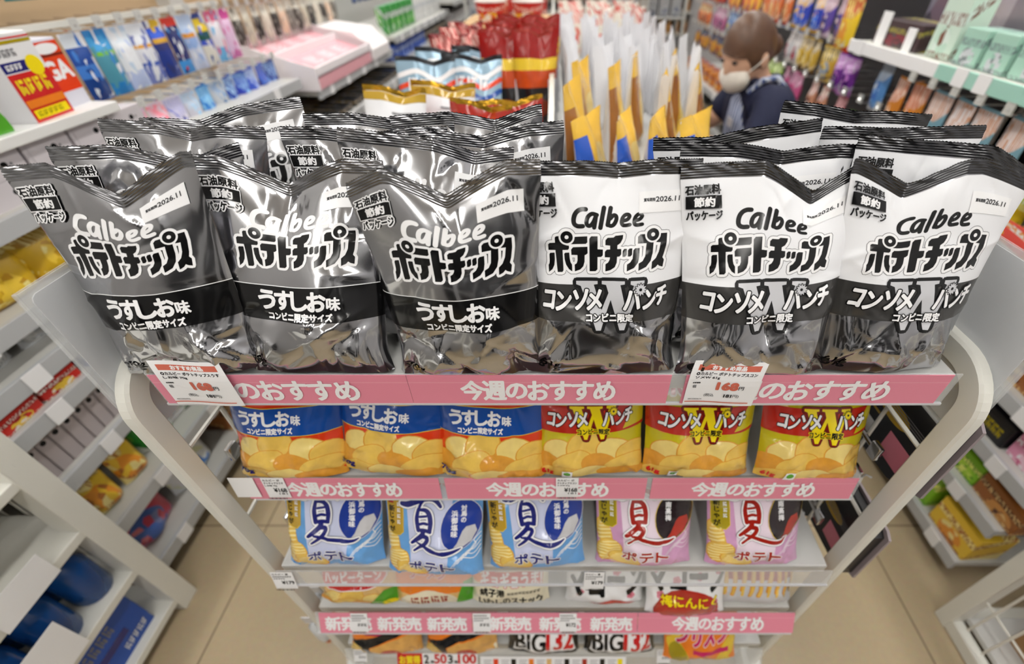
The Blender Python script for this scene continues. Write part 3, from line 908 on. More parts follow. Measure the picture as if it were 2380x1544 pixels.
    def seal(s, name, m, h=0.0125, rows=22):
        """ribbed heat seal along the top, with a pinked edge"""
        xs = np.linspace(-s.W/2, s.W/2, s.nx*2+1)
        v = s.local(xs, np.full_like(xs, s.H), -1)
        V, N = [], []
        for r in range(rows+1):
            t = r/rows
            p = v.copy(); p[:,2] += h*t; p[:,1] += (0.00042+0.0002*np.sin(xs*160+s.ph[6]))*np.sin(t*2*pi*5.5) + 0.0014*np.sin(xs*90 + s.ph[5])*t + 0.0007*np.sin(xs*310+9*t+s.ph[7])*t
            if r == rows: p[:,2] += 0.0007*(np.arange(len(xs)) % 2)
            V.append(p)
        V = np.array(V); n = len(xs)
        V2 = V.copy(); V2[:,:,1] += 0.0005
        a = np.array([r*n+i for r in range(rows) for i in range(n-1)])
        T = np.vstack([np.stack([a, a+1, a+n+1], 1), np.stack([a, a+n+1, a+n], 1)])
        o = (rows+1)*n
        return s._mesh(name, np.vstack([V.reshape(-1,3), V2.reshape(-1,3)]), np.vstack([T, T[:, ::-1]+o]), np.zeros(2*len(T), int), [m])
    def sticker(s, name, d, dx, dz, m, rot=0.0):
        """paper label stuck on the face: design d placed with its lower left corner at dx, dz"""
        d2 = Design(s.W, s.H)
        d2.inks = [m] + d.inks; d2.V = []; c = np.array([d.W/2, d.H/2])
        Rm = np.array([[cos(rot), sin(rot)], [-sin(rot), cos(rot)]])
        V, T = poly2d([(0,0),(d.W,0),(d.W,d.H),(0,d.H)])
        f = lambda V: (V - c) @ Rm + c + np.array([dx, dz])
        d2.V.append(f(V)); d2.T.append(T); d2.L.append(np.full(len(T), 5.0)); d2.I.append(np.zeros(len(T), int)); d2.n = len(V)
        o = d2.n
        for V, T, L, I in zip(d.V, d.T, d.L, d.I):
            d2.V.append(f(V)); d2.L.append(L + 6); d2.I.append(I + 1); d2.T.append(T + o); d2.n += len(V)
        p, n, tt, ii = s.print_on(s.F, s.NF, d2)
        return s._mesh(name, p + n*0.0002, tt, ii, d2.inks, n)

def date_design():
    d = Design(0.043, 0.0185)
    d.text('賞味期限', 0.0045, 0.0150, 0.0095, 0.0125, M_INK, 0.00012, res=2)
    d.text('2026.11', 0.0155, 0.0375, 0.0090, 0.0133, M_INK, 0.00018, res=3)
    return d
D_DATE = date_design()

def set_bag(root, bag_meshes_min, x, y, z, lean, yaw, roll):
    """stand a bag on a shelf: lowest point of its film at height z"""
    rot = Matrix.Rotation(yaw, 3, 'Z') @ Matrix.Rotation(roll, 3, 'Y') @ Matrix.Rotation(-lean, 3, 'X')
    P = bag_meshes_min @ np.array(rot).T
    root.rotation_mode = 'XYZ'
    root.rotation_euler = rot.to_euler('XYZ')
    root.location = (x, y, z - P[:,2].min() + 0.0006)
# ------------------------------------------------------------------ room
def flat(name, x0,x1,y0,y1,z0,z1, m, label):
    mb = MB(); mb.box(x0,x1,y0,y1,z0,z1); return struct(name, mb.mesh(name, m), label)
m_floor = bpy.data.materials.new('beige_floor_tile'); m_floor.use_nodes = True
def _floor():
    nt = m_floor.node_tree; N, L = nt.nodes.new, nt.links.new
    b = nt.nodes['Principled BSDF']; b.inputs['Roughness'].default_value = 0.32
    tc = N('ShaderNodeTexCoord'); mp = N('ShaderNodeMapping'); mp.inputs['Location'].default_value = (0.27, -0.08, 0)
    br = N('ShaderNodeTexBrick'); br.offset = 0; br.inputs['Scale'].default_value = 1
    br.inputs['Brick Width'].default_value = 0.6; br.inputs['Row Height'].default_value = 0.6; br.inputs['Mortar Size'].default_value = 0.0022
    br.inputs['Color1'].default_value = lin((180,162,132)); br.inputs['Color2'].default_value = lin((176,158,128)); br.inputs['Mortar'].default_value = lin((112,98,78))
    n = N('ShaderNodeTexNoise'); n.inputs['Scale'].default_value = 90; n.inputs['Detail'].default_value = 5
    mx = N('ShaderNodeMix'); mx.data_type = 'RGBA'; mx.blend_type = 'MULTIPLY'; mx.inputs[0].default_value = 0.18
    L(tc.outputs['Object'], mp.inputs[0]); L(mp.outputs[0], br.inputs[0]); L(tc.outputs['Object'], n.inputs[0])
    L(br.outputs[0], mx.inputs[6]); L(n.outputs[1], mx.inputs[7]); L(mx.outputs[2], b.inputs['Base Color'])
_floor()
flat('floor', -2.2, 2.6, -3.2, 8.2, -0.05, 0.0, m_floor, 'beige tiled shop floor')
flat('ceiling', -2.2, 2.6, -3.2, 8.2, 2.7, 2.75, mat('ceiling_board', (225,225,225), 0.8), 'pale ceiling of the shop')
flat('wall_left', -1.75, -1.7, -3.2, 8.2, 0, 2.7, mat('left_wall_grey', (150,149,148), 0.7), 'grey wall behind the left fixtures')
flat('wall_right', 1.85, 1.9, -3.2, 8.2, 0, 2.7, mat('grey_wall', (176,176,180), 0.7), 'grey wall behind the candy fixtures')
flat('wall_far', -2.2, 2.6, 8.1, 8.2, 0, 2.7, mat('far_wall', (190,190,186), 0.7), 'pale wall at the far end of the shop')
flat('wall_near', -2.2, 2.6, -3.2, -3.1, 0, 2.7, mat('near_wall', (128,128,130), 0.5), 'grey wall behind the camera')
for i, x in enumerate((-1.35, 0.0, 1.45)):  # unseen panes and frames added behind the camera to give the foil reflections
    mb = MB(); mb.box(x-0.52, x+0.52, -3.10, -3.09, 0.25, 2.2); struct('window_%d' % (i+1), mb.mesh('window_%d' % (i+1), mat('night_glass', (16,17,22), 0.06)), 'dark shop window behind the camera')
    mb = MB()
    for (a, b, c, e) in ((x-0.56,x-0.52,0.2,2.25),(x+0.52,x+0.56,0.2,2.25),(x-0.52,x+0.52,0.2,0.25),(x-0.52,x+0.52,2.2,2.25),(x-0.52,x+0.52,1.15,1.19)): mb.box(a, b, -3.10, -3.06, c, e)
    struct('trim_%d' % (i+1), mb.mesh('trim_%d' % (i+1), mat('window_frame_white', (220,220,218), 0.4)), 'white frame of a shop window behind the camera')

# ceiling lamps: long tubes in open troughs
m_tube = mat('lamp_tube', (255,252,246), 0.5, emit=LAMP)
m_trough = mat('lamp_trough', (235,235,235), 0.5)
def ceiling_lamp(x, y, label):
    t = thing('ceiling_lamp', label, 'lamp', (x, y, 2.66), group='lamps under the ceiling')
    mb = MB(); mb.box(-0.11, 0.11, -0.62, 0.62, 0.0, 0.038)
    link('lamp_housing', mb.mesh('lamp_housing', m_trough), t)
    mb = MB(); mb.box(-0.055, 0.055, -0.60, 0.60, -0.03, 0.0)
    link('lamp_tube', mb.mesh('lamp_tube', m_tube), t)
first = None
for ix, x in enumerate((-1.25, 0.0, 1.25)):
    for iy in range(7):
        y = -2.3 + 1.5*iy
        if first is None:
            ceiling_lamp(x, y, 'long white tube lamp fixed under the shop ceiling'); first = COL.objects['ceiling_lamp']
        else: copy_thing(first, (x, y, 2.66))

# ------------------------------------------------------------------ end display stand
M_STEEL = mat('cream_white_steel', (226,225,217), 0.35)
M_SHELF = mat('grey_white_shelf', (206,206,204), 0.4)
M_PANEL = mat('grey_back_panel', (150,150,152), 0.45)
M_CLEAR = mat('clear_plastic', (235,238,240), 0.08, 0.0, 0.5, alpha=0.28)
M_CHROME = mat('chrome_wire', (220,220,222), 0.12, 1.0)
M_WIRE = mat('white_coated_wire', (226,224,216), 0.35)
RAIL_Z = [0.995, 0.778, 0.598, 0.42, 0.232]
SHELF_Z = [z - 0.012 for z in RAIL_Z]     # the rails stand a little above the shelf boards
SHELF_Y = [0.345, 0.362, 0.314, 0.316, 0.312]
RAIL_W = [0.423, 0.423, 0.430, 0.430, 0.430]
TILT = [0.0, 0.12, 0.2, 0.47, 0.47]
rack = thing('display_stand', 'cream white steel end display stand holding the five shelves of snack bags', 'display stand', (0, 0.33, 0))
def rp(name, mb, m, parent=rack, smooth=False):
    o = link(name, mb.mesh(name, m, smooth), parent)
    o.location = (0, -0.33, 0) if parent is rack else (0, 0, 0)
    return o
for sx in (-1, 1):
    x = sx*0.463
    path = [(x, 0.331, 0.0), (x, 0.331, 0.5), (x, 0.331, 0.90)]
    for k in range(0, 11):
        a = pi - k*(pi/2)/10
        path.append((x, 0.331+0.05 + 0.05*cos(a), 0.933 + 0.05*sin(a)))
    path.append((x, 0.80, 0.983))
    mb = MB(); mb.sweep_rect(path, 0.016, 0.030); rp('side_frame', mb, M_STEEL)
    mb = MB()
    for k in range(5):
        mb.tube([(x, 0.345, 0.17+0.17*k), (x, 0.78, 0.17+0.17*k)], 0.003, 6)
    for k in range(5):
        y = 0.42 + 0.085*k
        mb.tube([(x+0.004*sx, y, 0.10), (x+0.004*sx, y, 0.90)], 0.003, 6)
    rp('wire_grid', mb, M_WIRE)
    mb = MB(); mb.rbox(x-0.02, x+0.02, 0.30, 0.80, 0.0, 0.06, 0.004); rp('foot', mb, M_STEEL)
for i, (z, y) in enumerate(zip(SHELF_Z, SHELF_Y)):
    mb = MB(); mb.rbox(-0.434, 0.434, y, 0.775, z-0.022, z, 0.003)
    sh = rp('shelf', mb, M_SHELF)
    mb = MB()
    tilt = TILT[i]
    # clear channel that holds the cards
    c, s_ = cos(tilt), sin(tilt)
    def q(a, b): return (y - 0.012 - a*c - b*s_*1.0, z + 0.014 - b*c + a*s_)
    rh = 0.034 if i == 2 else 0.044
    P = [q(0,0), q(0.0016,0), q(0.0016,rh), q(0,rh)]
    mb.prism(P, -RAIL_W[i], RAIL_W[i], axis='X')
    rl = rp('price_rail', mb, M_CLEAR, sh)
    mb3 = MB(); mb3.prism([q(-0.0002,rh-0.001), q(0.003,rh-0.001), q(0.003,rh+0.002), q(-0.0002,rh+0.002)], -RAIL_W[i], RAIL_W[i], axis='X')
    rp('rail_lip', mb3, M_LGREY, sh)
mb = MB(); mb.box(-0.438, 0.438, 0.778, 0.79, 0.06, 1.02)
for k in range(9): mb.box(-0.438+k*0.1095-0.001, -0.438+k*0.1095+0.001, 0.7765, 0.779, 0.06, 1.02)
rp('back_panel', mb, M_PANEL)
mb = MB(); mb.box(-0.44, 0.44, 0.345, 0.36, 0.0, 0.19); rp('kick_plate', mb, M_STEEL)
# chrome brackets on the wire sides
for sx in (-1, 1):
    for (y, z) in ((0.40, 0.80), (0.405, 0.74), (0.41, 0.60), (0.40, 0.42)):
        mb = MB(); x = sx*0.447
        mb.tube([(x, y-0.02, z), (x, y+0.05, z)], 0.0035, 8)
        mb.tube([(x, y+0.05, z), (x-sx*0.012, y+0.055, z+0.012), (x-sx*0.012, y+0.02, z+0.014)], 0.003, 8)
        mb.rbox(x-0.004, x+0.004, y-0.03, y-0.012, z-0.012, z+0.012, 0.002)
        rp('bracket', mb, M_CHROME, smooth=True)

# acrylic sign sleeves on both ends of the top shelf
for sx, lab in ((-1, 'clear acrylic sleeve with blank grey-white card beside the silver bags'), (1, 'clear acrylic sleeve with blank grey-white card beside the white bags')):
    t = thing('sign_sleeve', lab, 'sign holder', (sx*0.4715, 0.475, 0.89), group='side sign sleeves')
    mb = MB(); mb.box(-0.0022, -0.0012, -0.150, 0.150, 0, 0.212); mb.box(0.0012, 0.0022, -0.150, 0.150, 0, 0.212); mb.box(-0.0022, 0.0022, -0.1515, -0.150, 0, 0.212); mb.box(-0.0022, 0.0022, -0.15, 0.15, -0.002, 0)
    link('acrylic_sleeve', mb.mesh('acrylic_sleeve', M_CLEAR), t)
    mb = MB()
    rr = [(-0.142+0.006*(1-cos(a)) , 0.006+0.006*(1-sin(a))) for a in (0, .5, 1.0, 1.57)]
    P = [(-0.143,0.012),(-0.141,0.008),(-0.137,0.006),(0.145,0.006),(0.145,0.204),(-0.137,0.204),(-0.141,0.202),(-0.143,0.198)]
    mb.prism(P, -0.0006, 0.0006, axis='X')
    link('blank_card', mb.mesh('blank_card', mat('grey_white_card', (236,237,240), 0.45)), t)

# ------------------------------------------------------------------ pink shelf strips, price cards
M_PINK = mat('pink_strip_card', (229,138,160), 0.38)
M_PINKD = mat('pink_strip_edge', (236,160,178), 0.38)
def strip(x0, x1, row, texts, label, h=0.043):
    W = x1-x0
    d = Design(W, h)
    d.rect(-W/2, W/2, h*0.74, h*0.765, M_PINKD)
    for (s, a, b) in texts:
        n = len(s); cw = (b-a)/n
        for i, ch in enumerate(s):
            xa = a + i*cw - (x0+x1)/2
            k = 0.5 if ch in '今週新発売' else 0.46
            d.text(ch, xa+cw*(0.5-k), xa+cw*(0.5+k), h*(0.14 if ch != 'の' else 0.19), h*(0.80 if ch != 'の' else 0.72), M_WHITE, 0.0011 if h*0.6 > 0.02 else 0.0008)
    i = row
    tilt = TILT[i]
    y, z = SHELF_Y[i], RAIL_Z[i]
    c, s_ = cos(tilt), sin(tilt)
    base_y = y - 0.012 - 0.0026*c - h*s_; base_z = z + 0.002 - h*c + 0.0026*s_
    o = flat_print('shelf_strip', d, M_PINK, None, ((x0+x1)/2, base_y, base_z), (-tilt, 0, 0))
    return tag(o, label, 'shelf strip', 'pink shelf strips')
REC = '今週のおすすめ'
strip(-0.4206, -0.1535, 0, [(REC, -0.394, -0.207)], 'pink strip under the silver bags, first character hidden by a price card')
strip(-0.1530, 0.1217, 0, [(REC, -0.0985, 0.0652)], 'pink strip on the top shelf edge where silver and white bags meet')
strip(0.1370, 0.4140, 0, [(REC, 0.163, 0.3567)], 'pink strip on the top shelf edge under the white bags, partly behind a price card')
strip(-0.4300, -0.1587, 1, [(REC, -0.372, -0.212)], 'pink strip under the orange bags carrying a blank tag and a price tag')
strip(-0.1508, 0.1277, 1, [(REC, -0.094, 0.076)], 'middle pink strip of the second shelf with a price tag on its writing')
strip(0.1350, 0.4176, 1, [(REC, 0.192, 0.363)], 'pink strip under the yellow bags with no tag on it')
NEW = '新発売'
strip(-0.4230, -0.1480, 3, [(NEW, -0.412, -0.330), (NEW, -0.318, -0.240), (NEW, -0.228, -0.158)], 'pink strip with three new-product marks below the biscuit and noodle snack bags')
strip(-0.1470, 0.1500, 3, [(NEW, -0.116, -0.042), (NEW, -0.026, 0.048), (NEW, 0.066, 0.140)], 'pink strip with three new-product marks below the cream and flowered bags')
strip(0.1510, 0.4326, 3, [(REC, 0.213, 0.378)], 'pink strip of the fourth shelf with the weekly recommendation writing')

I_RUST = mat('rust_red_print', (206,104,84), 0.5)
def price_card(x, name2, label, loc):
    d = Design(0.074, 0.060)
    d.rect(-0.031, 0.0315, 0.0495, 0.0560, I_RUST)
    d.text('おすすめ商品', -0.017, 0.017, 0.0503, 0.0552, M_WHITE, 0.0003)
    d.text('◎カルビー ポテトチップス' + name2[0], -0.031, 0.0305, 0.0435, 0.0475, M_INK, 0.00016)
    d.text(name2[1], -0.031, -0.006 if len(name2[1]) > 6 else -0.005, 0.0385, 0.0422, M_INK, 0.00016)
    d.text('本体価格', -0.032, -0.024, 0.0325, 0.0345, M_INK, 0.0001, res=2)
    d.text('軽', -0.031, -0.0272, 0.0260, 0.0305, M_GREYINK, 0.0001)
    d.text('168', -0.006, 0.0150, 0.0245, 0.0345, I_RUST, 0.0010)
    d.text('円', 0.0165, 0.0215, 0.0250, 0.0302, M_INK, 0.0001)
    d.text('(税込', -0.017, -0.007, 0.0130, 0.0180, M_GREYINK, 0.0001)
    d.text('181', 0.0035, 0.0112, 0.0135, 0.0178, M_INK, 0.0003)
    d.text('円)', 0.0125, 0.0190, 0.0130, 0.0180, M_GREYINK, 0.0001)
    d.text(name2[2], -0.033, -0.0185, 0.0085, 0.0103, M_GREYINK, 0.00005, res=2)
    d.rect(-0.036, 0.031, 0.0050, 0.0064, I_RUST)
    def bend(px, pz):
        t = max(0, pz-0.030)/0.030
        return (-0.006*t*t*0 + 0.007*t*t*(1 if x > 0 else -1)*0.6, 0.005*t*t - 0.0015*sin(px*60), 0)
    o = flat_print('price_card', d, M_PAPER, None, loc, (0,0,0), bend, 0.0004, 0.00008)
    return tag(o, label, 'price card', 'large price cards of the top shelf')
price_card(-1, ('うす', 'しお味 70g', '4901330504762'), 'white price card with red banner in front of the first silver bag', (-0.371, SHELF_Y[0]-0.0185, 0.9555))
price_card(1, ('コン', 'ソメW 61g', '4901330548179'), 'white price card with red banner below the middle white bag', (0.176, SHELF_Y[0]-0.0185, 0.9555))

def small_tag(x, row, w, h, price, label, drop=0.0, blank=False, big=False):
    d = Design(w, h)
    if not blank:
        if row < 3: d.text('カルビー 夏' if row == 2 else 'カルビー ポ', -w*.44, w*.30, h*.84, h*.94, M_INK, 0.00015, res=2)
        else: d.bars(-w*.44, w*.30, h*.84, h*.93, M_INK, 6, 3)
        if row < 2:
            d.text('テトチップスうす' if x < 0 else 'テトチップスコン', -w*.44, w*.42, h*.70, h*.80, M_INK, 0.00015, res=2)
            d.text('しお味 70g' if x < 0 else 'ソメW 61g', -w*.44, w*.10, h*.58, h*.67, M_INK, 0.00012, res=2)
        else:
            d.bars(-w*.44, w*.42, h*.71, h*.79, M_INK, 8, 4); d.bars(-w*.44, w*.10, h*.59, h*.66, M_INK, 5, 5)
        if price: d.text('¥' + price, -w*.12, w*.44, h*.30, h*.50, M_INK, 0.00035)
        else: d.bars(-w*.12, w*.44, h*.32, h*.48, M_INK, 3, 2)
        if row < 2: d.text('181', w*.05, w*.40, h*.18, h*.26, M_INK, 0.0001, res=2)
        for k in range(14):
            d.rect(-w*.42+k*w*.06, -w*.42+k*w*.06+w*(.02+.015*(k*7%3)), h*.05, h*.13, M_INK, 50)
    i = row
    tilt = TILT[i]
    y, z = SHELF_Y[i], RAIL_Z[i]; c, s_ = cos(tilt), sin(tilt)
    b = h + drop
    o = flat_print('price_tag', d, M_PAPER, None, (x, y-0.012-0.0044*c-b*s_, z+0.003-b*c+0.0044*s_), (-tilt,0,0), None, 0.0006, 0.00008)
    return tag(o, label, 'price tag', 'small price tags')
small_tag(-0.428, 1, 0.034, 0.040, '', 'blank white tag at the end of the second shelf edge', -0.002, True)
small_tag(-0.385, 1, 0.031, 0.041, '168', 'white price tag on the pink strip under the first orange bag', -0.002)
small_tag(0.018, 1, 0.031, 0.040, '168', 'white price tag on the pink strip where orange and yellow bags meet', -0.002)
small_tag(-0.420, 2, 0.034, 0.040, '179', 'white price tag at the corner of the clear rail under the blue summer bags')
small_tag(0.062, 2, 0.031, 0.041, '179', 'white price tag on the clear rail under the first pink summer bag')
small_tag(-0.350, 3, 0.030, 0.040, '', 'white price tag hiding the first new-product mark on the fourth shelf')
small_tag(-0.130, 3, 0.032, 0.040, '', 'white price tag on the pink strip below the cream fish snack bag')
small_tag(0.025, 3, 0.031, 0.040, '172', 'white price tag on the pink strip below the flowered corn snack bag')
small_tag(-0.398, 4, 0.026, 0.030, '', 'white price tag on the bottom rail under the first raspberry bag')
small_tag(0.225, 4, 0.028, 0.034, '', 'white price tag on the bottom rail under the orange crisp bag')
def offer_strip():
    d = Design(0.165, 0.040)
    d.rect(-0.0825, -0.031, 0, 0.040, I_HRED); d.text('お買得', -0.078, -0.036, 0.014, 0.034, I_BYEL, 0.0008); d.bars(-0.076, -0.038, 0.004, 0.010, I_PINKF, 9, 8)
    d.text('2', -0.027, -0.018, 0.016, 0.036, M_BLACK, 0.0008); d.text('個', -0.015, -0.008, 0.016, 0.023, M_BLACK, 0.0002); d.text('50', -0.006, 0.018, 0.016, 0.038, I_HRED, 0.0010)
    d.text('3', 0.022, 0.031, 0.016, 0.036, M_BLACK, 0.0008); d.text('個', 0.034, 0.041, 0.016, 0.023, M_BLACK, 0.0002); d.text('100', 0.043, 0.079, 0.016, 0.038, I_HRED, 0.0010)
    d.bars(-0.026, 0.078, 0.004, 0.010, M_GREYINK, 16, 9)
    o = flat_print('offer_card', d, M_PAPER, None, (-0.240, 0.273, 0.194), (-0.5,0,0), None, 0.0006, 0.00008)
    tag(o, 'white offer card with red panel and large red numbers on the bottom rail', 'offer card')
    d = Design(0.300, 0.038)
    cols = [I_OR, M_BLACK, I_ORAN, I_TAN, M_BLACK, I_CRIM, M_BLACK, I_BYEL]
    for k in range(8):
        x = -0.143 + k*0.0365
        d.rect(x+0.020, x+0.030, 0.010, 0.032, cols[k], 1)
        for j in range(4): d.rect(x, x+0.017-0.003*(j % 2), 0.028-j*0.005, 0.0295-j*0.005, M_GREYINK, 1)
    o = flat_print('product_list_card', d, M_PAPER, None, (-0.002, 0.270, 0.190), (-0.5,0,0), None, 0.0006, 0.00008)
    tag(o, 'long white card with a row of tiny product pictures on the bottom rail', 'offer card')
offer_strip()

# ------------------------------------------------------------------ snack bags on the stand
D_SM, D_PM = design_salt_mono(), design_punch_mono()
D_SC, D_PC = design_salt_colour(), design_punch_colour()
D_SB, D_SP = design_summer(True), design_summer(False)
def make_bag(name, label, group, design, W, H, T, seed, film, seal_m, pos, lean, yaw=0.0, roll=0.0, g=0.0027, dips=(), crumple=1.0, date=None, back=None, **k):
    b = Bag(W, H, T, seed, g, dips, crumple, **k)
    t = thing(name, label, 'snack bag', group=group)
    link('film_body', b.body('film_body', film, back or M_BACK, design), t)
    link('top_seal', b.seal('top_seal', seal_m), t)
    if date:
        o = link('date_label', b.sticker('date_label', D_DATE, date[0], date[1], M_PAPER, date[2]), t)
        o['label'] = 'white paper date label'
    P = np.vstack([b.grid(-1).reshape(-1,3), b.grid(1).reshape(-1,3)])
    set_bag(t, P, pos[0], pos[1], pos[2], lean, yaw, roll)
    return t
Z1 = SHELF_Z[0]
GS, GP = 'silver monochrome salt chips bags on the top shelf', 'white monochrome consomme chips bags on the top shelf'
silver = [
 ('first silver chips bag at the end of the front row, deep fold in its top', (-0.380,0.350), 0.21, 0.0, -0.075, [(0.014,0.060,0.030,-0.012)], 11, 0.0024),
 ('second silver chips bag of the front row, top edge kinked above its white lettering', (-0.251,0.350), 0.345, 0.02, 0.04, [(-0.008,0.055,0.024,0.008)], 12, 0.0024),
 ('third silver chips bag of the front row, next to the first white bag', (-0.087,0.350), 0.15, -0.03, -0.05, [(0.002,0.055,0.026,-0.008),(-0.085,0.04,0.014,0.0)], 13, 0.0024),
 ('silver chips bag just behind the first front bag, badge bent by a fold', (-0.388,0.402), 0.21, 0.08, 0.0, [(0.03,0.06,0.016,0.006)], 14, 0.0034),
 ('tall-standing silver chips bag of the third row with its date label in full view', (-0.408,0.462), 0.24, 0.03, 0.06, [(0.005,0.03,0.006,0.003)], 15, 0.0034),
 ('silver chips bag turned aside behind the tall-standing one, only its corner showing', (-0.362,0.535), 0.25, 0.35, -0.06, [(-0.03,0.05,0.01,0.004)], 16, 0.0038),
 ('silver chips bag in the second row behind the third front bag', (-0.146,0.408), 0.24, -0.04, 0.10, [(0.045,0.04,0.010,0.012)], 17, 0.0034),
 ('silver chips bag behind the second front bag with half of its white lettering showing', (-0.200,0.458), 0.20, 0.06, 0.02, [(0.0,0.05,0.008,0.01)], 18, 0.0038),
 ('silver chips bag leaning towards the divider with a date label near its corner', (-0.062,0.455), 0.16, 0.08, -0.05, [(0.0,0.05,0.010,0.006)], 19, 0.0038),
 ('silver chips bag of the last row in front of the blue striped packs', (-0.198,0.520), 0.12, -0.02, 0.0, [(0.02,0.05,0.006,0.004)], 20, 0.0042),
 ('last-row silver chips bag before the dark noodle packs, one tip raised', (-0.085,0.522), 0.12, 0.05, -0.06, [(0.03,0.05,0.014,0.008)], 21, 0.0042),
]
for (lab, p, lean, yaw, roll, dips, seed, g) in silver:
    make_bag('silver_chips_bag', lab, GS, D_SM, BW, BH, 0.027, seed, M_FOIL, M_FOILM, (p[0], p[1], Z1), lean, yaw, roll, g, dips, 1.0, (0.028, 0.168, 0.05), pinch=0.135)
white = [
 ('first white chips bag of the front row, next to the silver bags', (0.051,0.352), 0.27, 0.02, -0.01, [(0.01,0.03,0.003,0.003)], 31, 0.0024, -0.001),
 ('middle white chips bag of the front row, top edge dipping to one side', (0.207,0.346), 0.285, 0.0, -0.05, [(0.040,0.050,0.030,0.004)], 32, 0.0024, 0.0),
 ('white chips bag at the far end of the front row beside the acrylic sleeve', (0.347,0.358), 0.22, 0.06, 0.02, [(-0.030,0.05,0.022,0.004),(0.085,0.05,0.016,0.0)], 33, 0.0024, 0.0),
 ('white chips bag in the second row behind the middle front bag', (0.202,0.402), 0.20, 0.03, 0.02, [(0.02,0.05,0.008,0.008)], 34, 0.0034, 0.0),
 ('white chips bag in the second row with its seal bent down at one corner', (0.358,0.402), 0.18, -0.05, 0.06, [(0.085,0.05,0.018,0.004)], 35, 0.0034, 0.0),
 ('white chips bag of the third row with its date print half hidden', (0.203,0.448), 0.13, 0.05, -0.09, [(-0.03,0.06,0.006,0.004)], 36, 0.0038, 0.0),
 ('white chips bag of the third row, only its seal and badge showing', (0.366,0.472), 0.12, -0.03, -0.01, [(0.0,0.05,0.003,0.003)], 37, 0.0038, 0.0),
 ('rearmost white chips bag in front of the stooping clerk', (0.325,0.535), 0.08, -0.03, 0.08, [(0.0,0.05,0.004,0.002)], 38, 0.0042, 0.0),
]
for (lab, p, lean, yaw, roll, dips, seed, g, _) in white:
    make_bag('white_chips_bag', lab, GP, D_PM, BW, BH, 0.027, seed, M_FOIL, M_FOILD, (p[0], p[1], Z1), lean, yaw, roll, g, dips, 0.9, (0.030, 0.166, 0.04), pinch=0.135)
Z2 = SHELF_Z[1]
M_SEALO = mat('orange_seal_film', (200,60,30), 0.25); M_SEALY = mat('gold_seal_film', (190,170,40), 0.25)
row2 = [('salt', -0.362, 0.364, 'first orange chips bag of the second shelf, at the end by the wire side'), ('salt', -0.225, 0.370, 'middle orange chips bag of the second shelf, sitting a little higher'), ('salt', -0.085, 0.364, 'third orange chips bag of the second shelf, beside the yellow bags'),
        ('punch', 0.051, 0.368, 'first yellow chips bag of the second shelf, beside the orange bags'), ('punch', 0.196, 0.366, 'middle yellow chips bag of the second shelf'), ('punch', 0.350, 0.362, 'yellow chips bag at the end of the second shelf, one corner over the rail')]
for i, (k, x, y, lab) in enumerate(row2):
    s = k == 'salt'
    make_bag('orange_chips_bag' if s else 'yellow_chips_bag', lab, 'orange salt chips bags on the second shelf' if s else 'yellow consomme chips bags on the second shelf', D_SC if s else D_PC, CW, CH-0.016, 0.027, 50+i,
             I_OR if s else I_LIME, M_SEALO if s else M_SEALY, (x, y, Z2), 0.42, [0.03,-0.06,0.0,0.03,-0.02,0.02][i], [0.02,0.06,0.02,-0.03,0.0,0.03][i], 0.0036, (), 0.8, None, I_CREAM)
for (x, y, k, lab) in ((0.127, 0.50, 'punch', 'yellow chips bag standing in the gap behind the first yellow bags'), (0.272, 0.50, 'punch', 'yellow chips bag standing in the gap before the end bag'), (-0.155, 0.50, 'salt', 'orange chips bag standing in the second row of the second shelf')):
    s = k == 'salt'
    make_bag('orange_chips_bag' if s else 'yellow_chips_bag', lab, 'orange salt chips bags on the second shelf' if s else 'yellow consomme chips bags on the second shelf', D_SC if s else D_PC, CW, CH-0.016, 0.026, 60,
             I_OR if s else I_LIME, M_SEALO if s else M_SEALY, (x, y, Z2), 0.30, 0, 0, 0.006, (), 0.8, None, I_CREAM)
Z3 = SHELF_Z[2]
M_SEALB = mat('blue_seal_film', (40,84,170), 0.25); M_SEALP = mat('wine_seal_film', (130,20,70), 0.25)
row3 = [(1,-0.342,0.322,'first blue summer potato bag, over the corner price tag'),(1,-0.184,0.308,'middle blue summer potato bag, its lower seal over the rail'),(1,-0.026,0.318,'third blue summer potato bag, beside the pink ones'),
        (0,0.140,0.322,'first pink summer potato bag, beside the blue ones'),(0,0.312,0.322,'pink summer potato bag at the end of the third shelf'),(0,0.245,0.455,'pink summer potato bag peeping out from the second row'),(1,-0.10,0.455,'blue summer potato bag in the second row, seen between two others')]
for i, (bl, x, y, lab) in enumerate(row3):
    make_bag('blue_summer_bag' if bl else 'pink_summer_bag', lab, 'blue summer potato bags on the third shelf' if bl else 'pink summer potato bags on the third shelf', D_SB if bl else D_SP, NW, NH-0.012, 0.025, 70+i,
             I_SKY if bl else I_PINK, M_SEALB if bl else M_SEALP, (x, y, Z3), 0.52 if i < 5 else 0.35, [0.02,-0.03,0.03,-0.02,0.03,0,0][i], [0.02,0.0,-0.03,-0.02,0.0,0,0][i], 0.0042, (), 0.8, None, I_PALEB if bl else I_PALEP)
row4 = [('biscuit',-0.355,I_TAN,'tan rice cracker bag with a red lettered oval, at the end of the fourth shelf','biscuit_snack_bag'),('ramen',-0.222,I_TAN,'orange noodle snack bag on the fourth shelf','noodle_snack_bag'),
        ('fish',-0.080,I_CREAM,'cream fish snack bag with a red lettered band','fish_snack_bag'),('corn',0.092,M_WHITE,'white flowered corn snack bag with heavy black letters','corn_snack_bag'),
        ('plum',0.236,M_WHITE,'white flowered corn snack bag with a large red plum picture, hanging over the strip','corn_snack_bag'),('stick',0.366,M_LGREY,'grey bag with golden corn sticks at the end of the fourth shelf','stick_snack_bag')]
